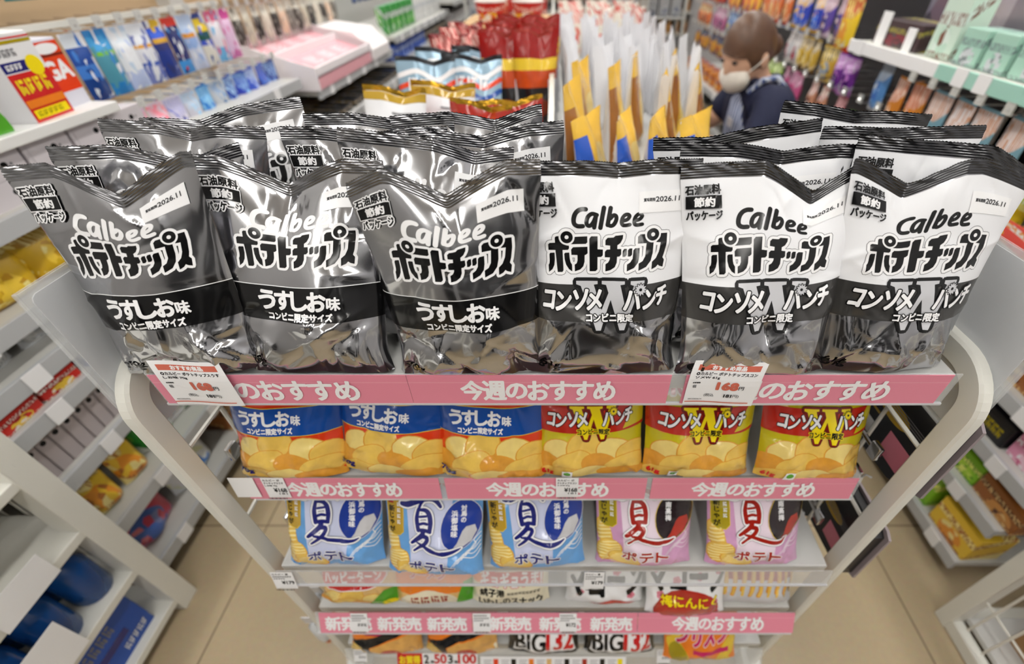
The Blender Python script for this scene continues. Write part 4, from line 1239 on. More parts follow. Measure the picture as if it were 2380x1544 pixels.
for i, (k, x, film, lab, nm) in enumerate(row4):
    make_bag(nm, lab, 'snack bags on the fourth shelf', small_design(k), 0.150, 0.165, 0.024, 90+i, film, film, (x, 0.330 if k != 'plum' else 0.310, SHELF_Z[3]), 0.50, 0, [0.05,0,0,0.02,-0.02,0.03][i], 0.0045, (), 0.8, None, I_CREAM)
row5 = [('noodle',-0.345,I_ORAN,'first raspberry and gold noodle snack bag on the bottom shelf','noodle_snack_bag'),('noodle',-0.190,I_ORAN,'second raspberry and gold noodle snack bag on the bottom shelf','noodle_snack_bag'),
        ('big',-0.022,I_BLK,'first black bag with large black and red numbers on the bottom shelf','big_chips_bag'),('big',0.134,I_BLK,'second black bag with large black and red numbers, beside the orange crisps','big_chips_bag'),('crisp',0.296,I_ORAN,'orange crisp bag with raspberry letters on the bottom shelf','crisp_bag')]
DD = {}
for i, (k, x, film, lab, nm) in enumerate(row5):
    if k not in DD: DD[k] = small_design(k)
    make_bag(nm, lab, 'snack bags on the bottom shelf', DD[k], 0.154, 0.165, 0.025, 110+i, film, film, (x, 0.302 if k != 'crisp' else 0.290, SHELF_Z[4]), 0.50, 0, [0.02,0.02,0.0,0.0,-0.03][i], 0.0045, (), 0.8, None, I_CREAM)
# ------------------------------------------------------------------ goods on the fixtures around
_PM = {}
def pouch_mesh(w, h, t, m, key):
    """hanging packet: flat punched header, puffed body; hangs from its top centre, faces -Y"""
    if key in _PM: return _PM[key]
    nx, nz = 8, 12
    mb = MB(); vs = []
    for side in (-1, 1):
        for j in range(nz+1):
            v = j/nz
            for i in range(nx+1):
                u = -1 + 2*i/nx
                p = max(0, 1-abs(u)**2.4)**.7 * (max(0, 1-(abs(2*min(v/.82,1)-1))**2.6)**.7 if v < .82 else 0)
                vs.append((u*w/2*(1-.05*p), side*(t*p*(1+.15*sin(5*u+7*v)) + 0.0006), -h*(1-v)))
    n1 = (nx+1)*(nz+1); fs = []
    for j in range(nz):
        for i in range(nx):
            a = j*(nx+1)+i
            fs.append((a, a+1, a+nx+2, a+nx+1)); fs.append((a+n1, a+nx+1+n1, a+nx+2+n1, a+1+n1))
    ed = [i for i in range(nx+1)] + [(j+1)*(nx+1)-1 for j in range(1,nz+1)] + [nz*(nx+1)+i for i in range(nx-1,-1,-1)] + [j*(nx+1) for j in range(nz-1,0,-1)]
    for k in range(len(ed)):
        a, b = ed[k], ed[(k+1) % len(ed)]
        fs.append((b, a, a+n1, b+n1))
    mb.add(vs, fs)
    _PM[key] = mb.mesh(key, m, True)
    return _PM[key]
def carton_mesh(w, d, h, m, key, r=0.003):
    if key not in _PM:
        mb = MB(); mb.rbox(-w/2, w/2, -d/2, d/2, 0, h, r); _PM[key] = mb.mesh(key, m)
    return _PM[key]
def bag_mesh(w, h, t, m, key, seed=1, back=None):
    """soft standing bag with a sealed top"""
    if key not in _PM:
        b = Bag(w, h, t, seed, w/16, [(w*.1, w*.3, h*.05, t*.3)], 0.8*w/0.17, wave=t*.15)
        me = b.body(key, m, back or m, None)
        P = np.vstack([b.grid(-1).reshape(-1,3), b.grid(1).reshape(-1,3)])
        me.transform(Matrix.Translation((0,0,-P[:,2].min())))
        _PM[key] = me
    return _PM[key]
def bottle_mesh(r, h, m, key, mcap):
    if key not in _PM:
        mb = MB(); mb.lathe([(r*.9,0),(r,0.01),(r,h*.62),(r*.8,h*.72),(r*.36,h*.82),(r*.36,h*.88)], 18)
        mb.lathe([(r*.42,h*.88),(r*.42,h*.99),(r*.38,h)], 14, mi=1); _PM[key] = mb.mesh(key, [m, mcap], True)
    return _PM[key]
FACE = {'L': R(90), 'R': R(-90), 'F': 0.0}
rng = random.Random(5)
def put(name, me, label, cat, loc, face='F', group=None, yaw=0.0, tilt=0.0, roll=0.0):
    o = link(name, me, None, loc, (tilt, roll, FACE[face]+yaw))
    return tag(o, label, cat, group)

A = art
# --- hanging and standing goods, left side
L_FACE = -1.05
def shelf_unit(name, label, side, xf, xb, y0, y1, shelves, m, back=None, back_z=(0.0,1.45), hooks=(), posts=True, rails=True):
    """wall fixture: uprights, shelf boards with price rails and price tabs, back board, peg hooks"""
    t = thing(name, label, 'shelving')
    s = 1 if side == 'L' else -1           # direction the goods face along X
    def P(nm, mb, mm, par=t, smooth=False): return link(nm, mb.mesh(nm, mm, smooth), par)
    if posts:
        for y in (y0, y1):
            mb = MB(); mb.box(min(xb, xb+s*0.05), max(xb, xb+s*0.05), y-0.02, y+0.02, 0, back_z[1]); P('upright', mb, m)
    for (z, x) in shelves:
        mb = MB(); mb.rbox(min(x, xb), max(x, xb), y0+0.012, y1-0.012, z-0.022, z, 0.003)
        b = P('shelf_board', mb, m)
        if rails:
            mb = MB(); mb.rbox(min(x, x+s*0.012), max(x, x+s*0.012), y0+0.012, y1-0.012, z-0.036, z+0.002, 0.002)
            P('price_rail', mb, mat('rail_grey', (186,188,190), 0.3), b)
            n = int((y1-y0)/0.24)
            for k in range(n):
                yy = y0+0.10+k*0.24+rng.uniform(-.04,.04)
                mb = MB(); mb.rbox(min(x+s*0.0125, x+s*0.0145), max(x+s*0.0125, x+s*0.0145), yy, yy+0.042, z-0.038, z+0.004, 0.0006)
                P('price_tab', mb, M_PAPER, b)
    if back:
        mb = MB(); mb.box(min(xb-s*0.012, xb), max(xb-s*0.012, xb), y0, y1, back_z[0], back_z[1]); P('back_board', mb, back)
    for (z, x, ya, yb, n) in hooks:
        for k in range(n):
            y = ya + (yb-ya)*k/max(1, n-1)
            mb = MB(); mb.tube([(xb, y, z), (x+s*0.035, y, z), (x+s*0.05, y, z+0.012)], 0.0028, 6)
            h = P('peg_hook', mb, M_CHROME, t, True)
            mb = MB(); mb.rbox(x+s*0.046, x+s*0.049, y-0.013, y+0.013, z+0.0, z+0.026, 0.001)
            P('hook_tag', mb, mat('frosted_tag', (198,198,194), 0.4), h)
    return t
M_TANB = mat('tan_pegboard', (190,162,126), 0.6)
M_DARKB = mat('black_pegboard', (34,34,38), 0.5)
M_FIX = mat('fixture_grey_white', (196,195,190), 0.4)
# toiletries unit
hk1 = [(1.188, -1.22, 1.33, 1.99, 10)]
hk2 = [(1.018, -1.15, 1.32, 2.05, 11)]
shelf_unit('toiletries_shelving', 'grey-white wall shelving with tan board, toothbrush packs and pale cartons', 'L', L_FACE, -1.48, 0.52, 2.10,
           [(0.945, L_FACE), (0.79, L_FACE), (0.695, L_FACE), (0.612, L_FACE), (0.47, L_FACE), (0.286, L_FACE), (0.10, L_FACE)], M_FIX, M_TANB, (0, 1.62), hk1+hk2)
t = thing('upper_shelf', 'white upper shelf board on brackets carrying the red and orange packs', 'shelf', (0,0,0))
mb = MB(); mb.rbox(-1.47, -1.05, 0.53, 1.19, 1.041, 1.063, 0.003); link('shelf_board', mb.mesh('shelf_board', mat('bright_white_shelf', (232,232,230), 0.35)), t)
for y in (0.56, 1.16):
    mb = MB(); mb.prism([(-1.47, 1.0), (-1.47,1.041), (-1.33,1.041)], y-0.004, y+0.004, axis='Y'); link('bracket', mb.mesh('bracket', M_STEEL), t)
# hook bar in front of the tan board
mb = MB(); mb.box(-1.245, -1.235, 0.95, 2.05, 1.192, 1.205)
tag(link('hook_bar', mb.mesh('hook_bar', M_STEEL)), 'white bar across the tan board above the toothbrush packs', 'bar')
mb = MB(); mb.rbox(-1.46, -1.24, 0.55, 1.22, 1.29, 1.31, 0.002); mb.rbox(-1.242, -1.236, 0.55, 1.22, 1.245, 1.35, 0.001)
tag(link('header_board', mb.mesh('header_board', mat('header_white', (238,238,238), 0.4))), 'white header board above the tan board in the near corner', 'board')
d = Design(0.36, 0.09); d.bars(-0.15, 0.12, 0.006, 0.05, M_LGREY, 6, 11)
tag(flat_print('header_sign', d, mat('teal_sign', (44,110,108), 0.4), None, (-1.236, 1.44, 1.25), (0,0,R(90))), 'teal header sign with pale lettering above the tan board', 'sign')

# white box with green leaf, red/yellow pack, orange pack on the upper shelf
def box_pack(name, label, cat, w, dpt, h, base, d, loc, face, yaw=0.0):
    t = thing(name, label, cat, loc, (0,0,FACE[face]+yaw))
    mb = MB(); mb.rbox(-w/2, w/2, -dpt/2, dpt/2, 0, h, 0.002); link('carton', mb.mesh('carton', base), t)
    if d is not None: flat_print('printed_front', d, base, t, (0, -dpt/2-0.001, 0.0))
    return t
d = Design(0.16, 0.15)
d.poly(ell(0.045,0.055,0.028,0.075,20,0.45), I_GREEN); d.poly(ell(0.03,0.115,0.03,0.02,16,0.4), I_BYEL); d.poly(ell(0.06,0.125,0.02,0.03,16,0.6), I_BLUE)
box_pack('product_box', 'white box with a long green leaf on the upper shelf', 'box', 0.17, 0.10, 0.155, mat('box_white', (232,232,234), 0.4), d, (-1.12, 0.86, 1.063), 'L')
d = Design(0.104, 0.15)
d.rect(-0.052,0.052,0,0.086,I_HRED); d.rect(-0.052,0.010,0.088,0.106,I_NAVY); d.poly(ell(0.026,0.094,0.02,0.018), I_BYEL); d.rect(-0.052,0.052,0.134,0.140,I_OLIVE); d.rect(-0.052,0.052,0.142,0.145,I_HRED)
d.bars(-0.045, 0.038, 0.050, 0.076, I_BYEL, 4, 12); d.rect(-0.05,0.05,0.026,0.040,I_ORAN); d.rect(-0.046,0.044,0.006,0.022,I_BYEL); d.bars(-0.04, 0.03, 0.009, 0.019, I_OLIVE, 5, 13)
d.bars(-0.045, -0.005, 0.092, 0.102, M_WHITE, 4, 14); d.bars(-0.045, 0.0, 0.114, 0.127, M_GREYINK, 4, 15)
box_pack('product_pack', 'tall red white and yellow pack with yellow characters on the upper shelf', 'pack', 0.106, 0.055, 0.152, mat('box_white', (232,232,234), 0.4), d, (-1.10, 1.045, 1.063), 'L', 0.1)
d = Design(0.08, 0.125)
d.rect(-0.04,0.04,0.03,0.125,I_OR); d.text('GA', -0.034, 0.036, 0.055, 0.088, M_WHITE, 0.0022); d.poly(ell(0,0.112,0.034,0.010), M_WHITE); d.rect(-0.04,0.04,0.097,0.102,I_DRED)
box_pack('product_pack', 'orange pack lettered GA on the upper shelf beside the red pack', 'pack', 0.082, 0.05, 0.13, mat('box_lilac', (214,214,226), 0.4), d, (-1.13, 1.145, 1.063), 'L', 0.1)
put('blister_card', pouch_mesh(0.07,0.15,0.012,A('art_darkred_navy',[(90,24,30),(30,34,90),(210,60,60),(230,220,220)],scale=3),'blister_card'), 'dark red and navy packet hanging behind the orange pack', 'packet', (-1.25, 1.235, 1.19), 'L')
bands = [
 ('art_tb_deepblue', [(0,(20,60,130)),(.35,(60,120,200)),(.55,(24,70,150)),(.8,(220,228,236))], 'deep blue packet at the near end of the toothbrush row'),
 ('art_tb_cyan', [(0,(36,130,200)),(.2,(80,150,170)),(.62,(120,190,60)),(.68,(70,160,220)),(.9,(60,140,210))], 'cyan toothbrush packet crossed by a green stripe'),
 ('art_tb_white', [(0,(190,205,240)),(.3,(240,244,250)),(.75,(225,235,245)),(.9,(200,220,240))], 'white toothbrush packet next to the cyan one'),
 ('art_tb_dots', [(0,(120,130,190)),(.3,(60,90,180)),(.36,(230,232,240)),(.6,(230,170,80)),(.66,(235,240,248))], 'pale packet with blue and orange marks'),
 ('art_tb_yelblue', [(0,(40,60,140)),(.5,(50,60,120)),(.62,(220,170,60)),(.7,(60,100,220)),(.88,(230,190,60))], 'blue packet with yellow head in the toothbrush row'),
 ('art_tb_navy', [(0,(70,150,220)),(.25,(40,50,110)),(.7,(30,40,100)),(.85,(220,60,50))], 'navy packet with a red head in the toothbrush row'),
 ('art_tb_paleblue', [(0,(210,216,236)),(.4,(150,180,230)),(.6,(220,150,60)),(.68,(190,210,240))], 'pale blue packet with an orange bar in the toothbrush row'),
 ('art_tb_yelgreen', [(0,(230,226,214)),(.4,(70,90,200)),(.5,(40,90,80)),(.66,(230,200,40)),(.9,(40,70,150))], 'packet with yellow and green head before the pink ones'),
 ('art_tb_whitepink', [(0,(120,190,235)),(.3,(236,232,240)),(.8,(230,110,150))], 'white and sky blue packet with pink head'),
 ('art_tb_pink', [(0,(220,120,180)),(.15,(235,200,230)),(.8,(226,90,170))], 'bright pink packet at the far end of the toothbrush row')]
for i, (nm, st, lab) in enumerate(bands):
    m = A(nm, [st[0][1], st[1][1], (236,238,244), st[-1][1]], 'bands', 6.0, 0.25, stops=st)
    put('toothbrush_packet', pouch_mesh(0.066, 0.150, 0.010, m, 'toothbrush_packet_'+nm), lab, 'packet', (-1.20, 1.33+i*0.0733, 1.183), 'L', 'packets of the toothbrush row', rng.uniform(-.1,.1))
sach = [((214,190,214),(220,80,90),'pale pink'),((224,206,220),(214,70,90),'pale pink'),((220,216,232),(60,70,160),'lilac white'),((200,200,214),(120,170,220),'lilac white'),((60,130,210),(120,180,230),'light blue'),((190,195,200),(70,110,160),'grey and blue'),
        ((50,80,170),(140,180,230),'deep blue'),((46,66,180),(120,170,230),'deep blue'),((60,90,200),(170,190,240),'deep blue'),((70,110,200),(40,40,130),'deep blue'),((44,60,140),(120,160,230),'deep blue')]
for i, (c1, c2, nm) in enumerate(sach):
    m = A('art_sachet_%d' % i, [c1, c2, c1, tuple(min(255, v+50) for v in c2)], 'blobs', 5.0, 0.25)
    put('hanging_sachet', pouch_mesh(0.068, 0.135, 0.012, m, 'hanging_sachet_%d' % i), nm+' sachet hanging on the hook row below the toothbrush packets', 'sachet', (-1.13, 1.32+i*0.073, 1.013), 'L', nm+' sachets of the lower hook row', rng.uniform(-.15,.15))
# pale cartons with dark dots on the next shelf
d = Design(0.088, 0.045); d.poly(ell(0.012,0.024,0.007,0.006,14), M_BLACK); d.poly(ell(0.026,0.023,0.003,0.003,8), M_GREYINK)
pale = None
for k in range(4):
    for j in range(2):
        for r in range(2):
            x, y, z = -1.11 - r*0.085, 0.86+k*0.115+j*0.012, 0.945+j*0.0475
            lab = 'pale grey carton with a dark dot, one of the stack under the toothbrush packets'
            if pale is None:
                pale = box_pack('pale_carton', lab, 'carton', 0.108, 0.078, 0.047, mat('carton_pale', (206,200,204), 0.5), d, (x,y,z), 'L'); pale['group'] = 'stack of pale dotted cartons'
            else: copy_thing(pale, (x,y,z), None, lab)
cols = {'red':[(200,40,30),(230,190,60),(160,24,24),(240,230,220)],'yellow':[(236,196,60),(230,150,50),(244,226,150),(180,110,50)],'orange':[(226,140,50),(240,200,90),(200,90,40),(120,110,140)],'green':[(50,150,60),(110,180,70),(230,236,230),(30,100,50)],
        'white':[(232,232,230),(206,206,204),(225,228,232),(170,174,178)],'goldbag':[(204,164,30),(226,190,60),(186,140,24),(240,224,140)],'blue':[(30,70,160),(40,90,190),(24,50,120),(200,214,240)],'grey':[(150,146,146),(170,166,166),(120,116,116),(200,198,198)],
        'pink':[(226,150,180),(240,200,216),(200,90,130),(245,235,240)],'brown':[(150,90,40),(200,140,70),(90,50,26),(226,190,130)],'purple':[(120,70,150),(180,120,190),(80,40,110),(230,210,235)],'black':[(26,26,30),(60,56,60),(150,120,50),(200,200,205)],'lime':[(130,190,40),(170,210,60),(230,236,120),(80,140,30)]}
def goods(name, lab, cat, kind, dims, col, n, pos, step, face, group, scale=3.0, rough=0.35, jit=0.08, stack=1):
    """n alike goods in a row"""
    m = A('art_'+name+'_'+col, cols[col], 'blobs', scale, rough)
    key = name+'_'+col+'_'+'_'.join('%g' % v for v in dims)
    for i in range(n):
        for s_ in range(stack):
            if kind == 'carton': me = carton_mesh(*dims, m, key)
            elif kind == 'bag': me = bag_mesh(*dims, m, key, len(key))
            elif kind == 'pouch': me = pouch_mesh(*dims, m, key)
            else: me = bottle_mesh(*dims, m, key, mat('cap_white', (235,235,235), 0.3))
            h = dims[2] if kind == 'carton' else 0
            put(name, me, lab, cat, (pos[0]+step[0]*i, pos[1]+step[1]*i, pos[2]+step[2]*i+h*s_), face, group, rng.uniform(-jit,jit))
# shelf 0.945 near part
goods('yellow_carton','yellow and orange carton beside the pale dotted cartons','carton','carton',(0.09,0.10,0.045),'yellow',1,(-1.12,0.745,0.945),(0,-0.11,0),'L','yellow cartons',4,stack=2)
goods('red_pack','red soap pack beside the yellow cartons','pack','carton',(0.07,0.10,0.04),'red',1,(-1.11,0.572,0.945),(0,-0.085,0),'L','red soap packs',4,stack=2)
# 0.79: white rolls and gold bags
goods('tissue_pack','white tissue pack on the shelf above the gold bags','pack','carton',(0.20,0.12,0.075),'white',3,(-1.13,1.02,0.79),(0,0.24,0),'L','white tissue packs',3)
goods('gold_bag','gold snack bag lying on the shelf under the pale cartons','bag','bag',(0.15,0.11,0.035),'goldbag',3,(-1.11,0.88,0.79),(0,-0.13,0),'L','gold bags',4)
# 0.64: white bags, blue box
goods('white_refill_bag','white refill bag with greenish print behind the acrylic sleeve','bag','bag',(0.16,0.085,0.03),'white',2,(-1.12,0.78,0.695),(0,-0.17,0),'L','white refill bags',3)
goods('blue_carton','blue carton behind the acrylic sleeve','carton','carton',(0.12,0.11,0.045),'blue',2,(-1.11,0.80,0.612),(0,0.15,0),'L','blue cartons of the middle shelf',3)
goods('green_refill_bag','green refill bag in the middle of the toiletries shelving','bag','bag',(0.13,0.075,0.025),'green',4,(-1.12,1.28,0.612),(0,0.15,0),'L','green refill bags of the middle shelf',3)
# 0.47: red boxes, grey cartons, tin
goods('red_carton','red carton behind the cream frame of the display stand','carton','carton',(0.085,0.13,0.038),'red',2,(-1.12,0.58,0.612),(0,0.10,0),'L','red cartons',3)
d = Design(0.09, 0.085); d.poly(ell(0.0,0.06,0.005,0.005,10), M_BLACK)
gcart = None
for k in range(7):
    loc = (-1.125, 0.545+k*0.030, 0.47)
    if gcart is None:
        gcart = box_pack('grey_carton', 'mauve grey upright carton with a dark dot, one of a row behind the stand frame', 'carton', 0.027, 0.12, 0.10, mat('carton_mauve', (176,166,166), 0.5), Design(0.04,0.1), loc, 'L'); gcart['group'] = 'row of mauve grey cartons'
        dd = Design(0.025, 0.1); dd.poly(ell(0.0,0.08,0.006,0.006,12), M_BLACK)
        flat_print('dot_print', dd, mat('carton_mauve', (176,166,166), 0.5), gcart, (0, -0.0625, 0.0))
    else: copy_thing(gcart, loc, None, 'mauve grey upright carton with a dark dot, one of a row behind the stand frame')
t = thing('grey_tin', 'flat grey tin with a ringed lid behind the stand frame', 'tin', (-1.125, 0.83, 0.47), (0,0,FACE['L']))
mb = MB(); mb.rbox(-0.07,0.07,-0.05,0.05,0,0.085,0.006); link('tin_body', mb.mesh('tin_body', mat('tin_grey', (190,192,194), 0.35)), t)
mb = MB(); mb.lathe([(0.028,0.085),(0.028,0.087),(0.022,0.088),(0.012,0.087)], 24); link('lid_ring', mb.mesh('lid_ring', M_GREYINK), t)
goods('white_bottle','white bottle on the middle shelf seen through the wire side','bottle','bottle',(0.032,0.11),'white',8,(-1.12,0.97,0.47),(0,0.11,0),'L','white bottles')
# 0.286
goods('green_leaf_bag','bright green detergent bag low on the toiletries shelving','bag','bag',(0.12,0.14,0.04),'green',4,(-1.12,0.79,0.286),(0,0.14,0),'L','green detergent bags',2.5)
goods('yellow_pouch','yellow and white cleaner pouch low on the toiletries shelving','pouch bag','bag',(0.08,0.13,0.03),'yellow',2,(-1.10,0.59,0.286),(0,0.09,0),'L','yellow cleaner pouches',2.5)
goods('cleaner_bottle','white cleaner bottle low on the toiletries shelving','bottle','bottle',(0.034,0.15),'white',5,(-1.12,1.40,0.286),(0,0.11,0),'L','white cleaner bottles')
# base
m_fl = A('art_flower_bag', [(230,234,238),(60,120,200),(230,236,240),(220,226,190)], 'blobs', 3)
put('flower_bag', bag_mesh(0.17,0.15,0.045,m_fl,'flower_bag',3), 'white detergent bag with blue flower on the lowest shelf', 'bag', (-1.12, 0.80, 0.10), 'L')
m_fr = A('art_red_blue_bag', [(190,70,90),(70,100,170),(210,120,130),(120,130,180)], 'blobs', 3)
put('softener_bag', bag_mesh(0.17,0.14,0.045,m_fr,'softener_bag',4), 'red and blue softener bag on the lowest shelf', 'bag', (-1.12, 0.615, 0.10), 'L')
goods('brown_box','brown and white box on the lowest toiletries shelf','carton','carton',(0.12,0.10,0.12),'brown',3,(-1.13,1.02,0.10),(0,0.16,0),'L','brown boxes of the lowest shelf')

# near, nearly empty unit
t = shelf_unit('drinks_shelving', 'nearly empty cream white shelving unit close by, holding blue cartons and bottles', 'L', -0.975, -1.50, -0.75, 0.50, [(0.60,-0.975),(0.42,-0.975),(0.235,-0.975),(0.06,-0.975)], M_STEEL, None, (0,0.95), (), True, False)
for (y0,y1) in ((0.452,0.50),(-0.75,-0.70)):
    mb = MB(); mb.rbox(-1.02,-0.972,y0,y1,0,0.95,0.003)
    for k in range(8): mb.box(-0.9722,-0.9716,(y0+y1)/2-0.004,(y0+y1)/2+0.004,0.12+k*0.1,0.13+k*0.1)
    link('front_post', mb.mesh('front_post', M_STEEL), t)
mb = MB()
for k in range(9): mb.tube([(-1.03-0.05*k, 0.497, 0.08), (-1.03-0.05*k, 0.497, 0.93)], 0.0025, 6)
for k in range(7): mb.tube([(-1.02, 0.500, 0.1+0.13*k), (-1.48, 0.500, 0.1+0.13*k)], 0.0025, 6)
link('wire_grid', mb.mesh('wire_grid', M_WIRE), t)
d = Design(0.15, 0.13); d.bars(-0.06, 0.02, 0.09, 0.12, M_GREYINK, 4, 16); d.rect(-0.05,0.03,0.05,0.072,I_NAVY); d.bars(0.0, 0.065, 0.015, 0.035, M_LGREY, 5, 17)
for i, (y, z) in enumerate(((0.34,0.06),(0.17,0.06))):
    b = box_pack('drink_carton', ['blue drinks carton with grey lettering at the end of the base shelf','blue drinks carton next to the bottles on the base shelf'][i], 'carton', 0.155, 0.24, 0.135, mat('carton_blue', (22,74,164), 0.4), d, (-1.12, y, z), 'L')
    mb = MB(); mb.box(-0.0775,0.0775,-0.1205,-0.1195,0.0,0.03); link('carton_band', mb.mesh('carton_band', mat('carton_band_grey', (150,150,150), 0.5)), b)
m_blu = mat('blue_bottle_plastic', (30,90,170), 0.12, 0, 0.5, trans=0.5)
for i in range(6):
    put('blue_bottle', bottle_mesh(0.037, 0.17, m_blu, 'blue_bottle', mat('cap_white', (235,235,235), 0.3)), 'blue drinks bottle on the second lowest shelf of the near unit', 'bottle', (-1.03-0.085*(i % 2), 0.41-0.085*(i//2), 0.235), 'L', 'blue drinks bottles')
for i, (y, z, w, h, lab) in enumerate(((0.33,0.435,0.11,0.07,'blank white card hanging from the middle shelf of the near unit'),(0.25,0.285,0.13,0.11,'large blank white card hanging before the blue bottles'))):
    mb = MB(); mb.rbox(-0.9705,-0.9695,y-w/2,y+w/2,z-h/2,z+h/2,0.0004)
    tag(link('blank_card', mb.mesh('blank_card', M_PAPER)), lab, 'card')

# --- far left stretch
shelf_unit('cosmetics_shelving', 'grey shelving with pink tray and hair goods past the toothbrush packets', 'L', -1.0, -1.48, 2.14, 3.30, [(0.885,-1.02),(0.76,-0.96),(0.62,-1.0),(0.40,-1.0),(0.12,-1.0)], M_FIX, M_TANB, (0,1.5),
           [(1.175,-1.30,2.20,3.22,14)])
shelf_unit('stationery_shelving', 'grey shelving with blue and green stationery in the far stretch', 'L', -1.0, -1.48, 3.34, 5.2, [(0.94,-1.0),(0.80,-0.98),(0.60,-1.0),(0.35,-1.0),(0.12,-1.0)], M_FIX, M_FIX, (0,1.5),
           [(1.30,-1.25,3.42,5.1,16)])
shelf_unit('magazine_shelving', 'grey shelving with pale papers near the far end', 'L', -0.95, -1.48, 5.24, 7.3, [(1.0,-0.95),(0.85,-0.95),(0.62,-0.95),(0.35,-0.95),(0.12,-0.95)], M_FIX, M_FIX, (0,1.5))
# pink tray
t = thing('pink_tray_rack', 'sloping pink display tray with white dividers past the blue sachets', 'display tray', (-1.17, 2.50, 0.886), (0,R(-14)*0,0))
m_pk = mat('tray_pink', (232,170,180), 0.4); m_pk2 = mat('tray_white_rim', (246,240,244), 0.35)
mb = MB(); mb.prism([(-0.22,0.0),(0.17,0.0),(0.17,0.05),(-0.22,0.17)], -0.36, 0.36, axis='Y'); link('tray_body', mb.mesh('tray_body', m_pk), t)
for k in range(3):
    x = 0.165-0.16*k; z = 0.052+0.05*k
    mb = MB(); mb.rbox(x-0.012, x+0.005, -0.36, 0.36, z-0.01, z+0.028, 0.002); link('tray_divider', mb.mesh('tray_divider', m_pk2), t)
for y in (-0.365, 0.36):
    mb = MB(); mb.prism([(-0.22,0.0),(0.18,0.0),(0.18,0.085),(-0.22,0.20)], y, y+0.006, axis='Y'); link('tray_side', mb.mesh('tray_side', m_pk2), t)
for i in range(8):
    put('eyeliner_box', carton_mesh(0.07,0.10,0.012,A('art_eyeliner',[(238,200,208),(230,150,160),(245,235,238),(220,120,140)],'blobs',4),'eyeliner_box'), 'slim pink box lying in the pink tray', 'box', (-1.10-0.155*(i % 2), 2.22+0.16*(i//2), 0.955+0.05*(i % 2)), 'L', 'slim pink boxes', 0, R(0))
    COL.objects[-1].rotation_euler = (0, R(17), R(0))
t = thing('white_cover_sheet', 'white sheet folded over the far end of the pink tray', 'sheet', (-1.12, 3.02, 0.888))
mb = MB(); mb.prism([(-0.2,0.0),(0.13,0.0),(0.135,0.05),(0.05,0.13),(-0.2,0.16)], -0.16, 0.16, axis='Y'); link('folded_sheet', mb.mesh('folded_sheet', mat('sheet_white', (244,240,242), 0.5)), t)
for i in range(14):
    c = [(70,66,62),(196,190,170),(40,38,38),(214,206,190),(60,56,54),(226,196,170),(120,116,110)][i % 7]
    m = A('art_hair_%d' % (i % 7), [c, (206,202,190), c, (150,146,140)], 'bands', 8, 0.4, stops=[(0,(170,168,164)),(.12,c),(.6,c),(.72,(206,202,188))])
    put('hair_goods_card', pouch_mesh(0.06,0.14,0.012,m,'hair_goods_card_%d' % (i % 7)), ['dark','cream','black','ivory','charcoal','peach','grey'][i % 7]+' hair accessory card on the hooks above the pink tray', 'card', (-1.28, 2.20+i*0.0785, 1.17), 'L', ['dark','cream','black','ivory','charcoal','peach','grey'][i % 7]+' hair accessory cards', rng.uniform(-.1,.1))
goods('pen_case','dark slanting case with teal and white ends on the white-edged shelf','case','carton',(0.045,0.26,0.03),'black',14,(-1.10,2.20,0.76),(0,0.075,0),'L','dark slanting cases',3)
goods('nail_box','orange and pink box under the white cover sheet','box','carton',(0.08,0.08,0.07),'pink',4,(-1.06,2.95,0.62),(0,0.085,0),'L','orange and pink boxes',3)
goods('cosmetic_box','small purple box on the lower cosmetics shelves','box','carton',(0.07,0.10,0.10),'purple',11,(-1.08,2.22,0.62),(0,0.065,0),'L','small purple boxes',3)
goods('stationery_card','blue stationery card hanging in the far stretch','card','pouch',(0.08,0.19,0.01),'blue',9,(-1.22,3.42,1.297),(0,0.105,0),'L','blue stationery cards',3)
goods('stationery_packet','white and lilac packet hanging in the far stretch','packet','pouch',(0.08,0.19,0.01),'purple',7,(-1.22,4.38,1.297),(0,0.11,0),'L','white and lilac packets',4)
goods('notebook_pack','green edged notebook pack standing on the far shelf','pack','carton',(0.11,0.05,0.15),'green',6,(-1.08,3.45,0.94),(0,0.13,0),'L','green edged notebook packs',3)
goods('file_pack','pale file pack standing on the far shelf','pack','carton',(0.12,0.04,0.14),'white',7,(-1.08,4.25,0.94),(0,0.14,0),'L','pale file packs',4)
goods('blue_pack','bright blue glove pack on the second far shelf','pack','carton',(0.10,0.10,0.09),'blue',7,(-1.06,3.42,0.80),(0,0.12,0),'L','bright blue glove packs',3)
goods('dark_pack','dark battery pack on the second far shelf','pack','carton',(0.10,0.08,0.08),'black',8,(-1.06,4.28,0.80),(0,0.115,0),'L','dark battery packs',4)
goods('paper_stack','pale paper stack near the far end','papers','carton',(0.24,0.22,0.04),'white',7,(-1.08,5.40,1.0),(0,0.27,0),'L','pale paper stacks',3)
goods('folded_paper','grey folded paper near the far end','papers','carton',(0.22,0.24,0.05),'grey',7,(-1.08,5.40,0.85),(0,0.27,0),'L','grey folded papers',3)

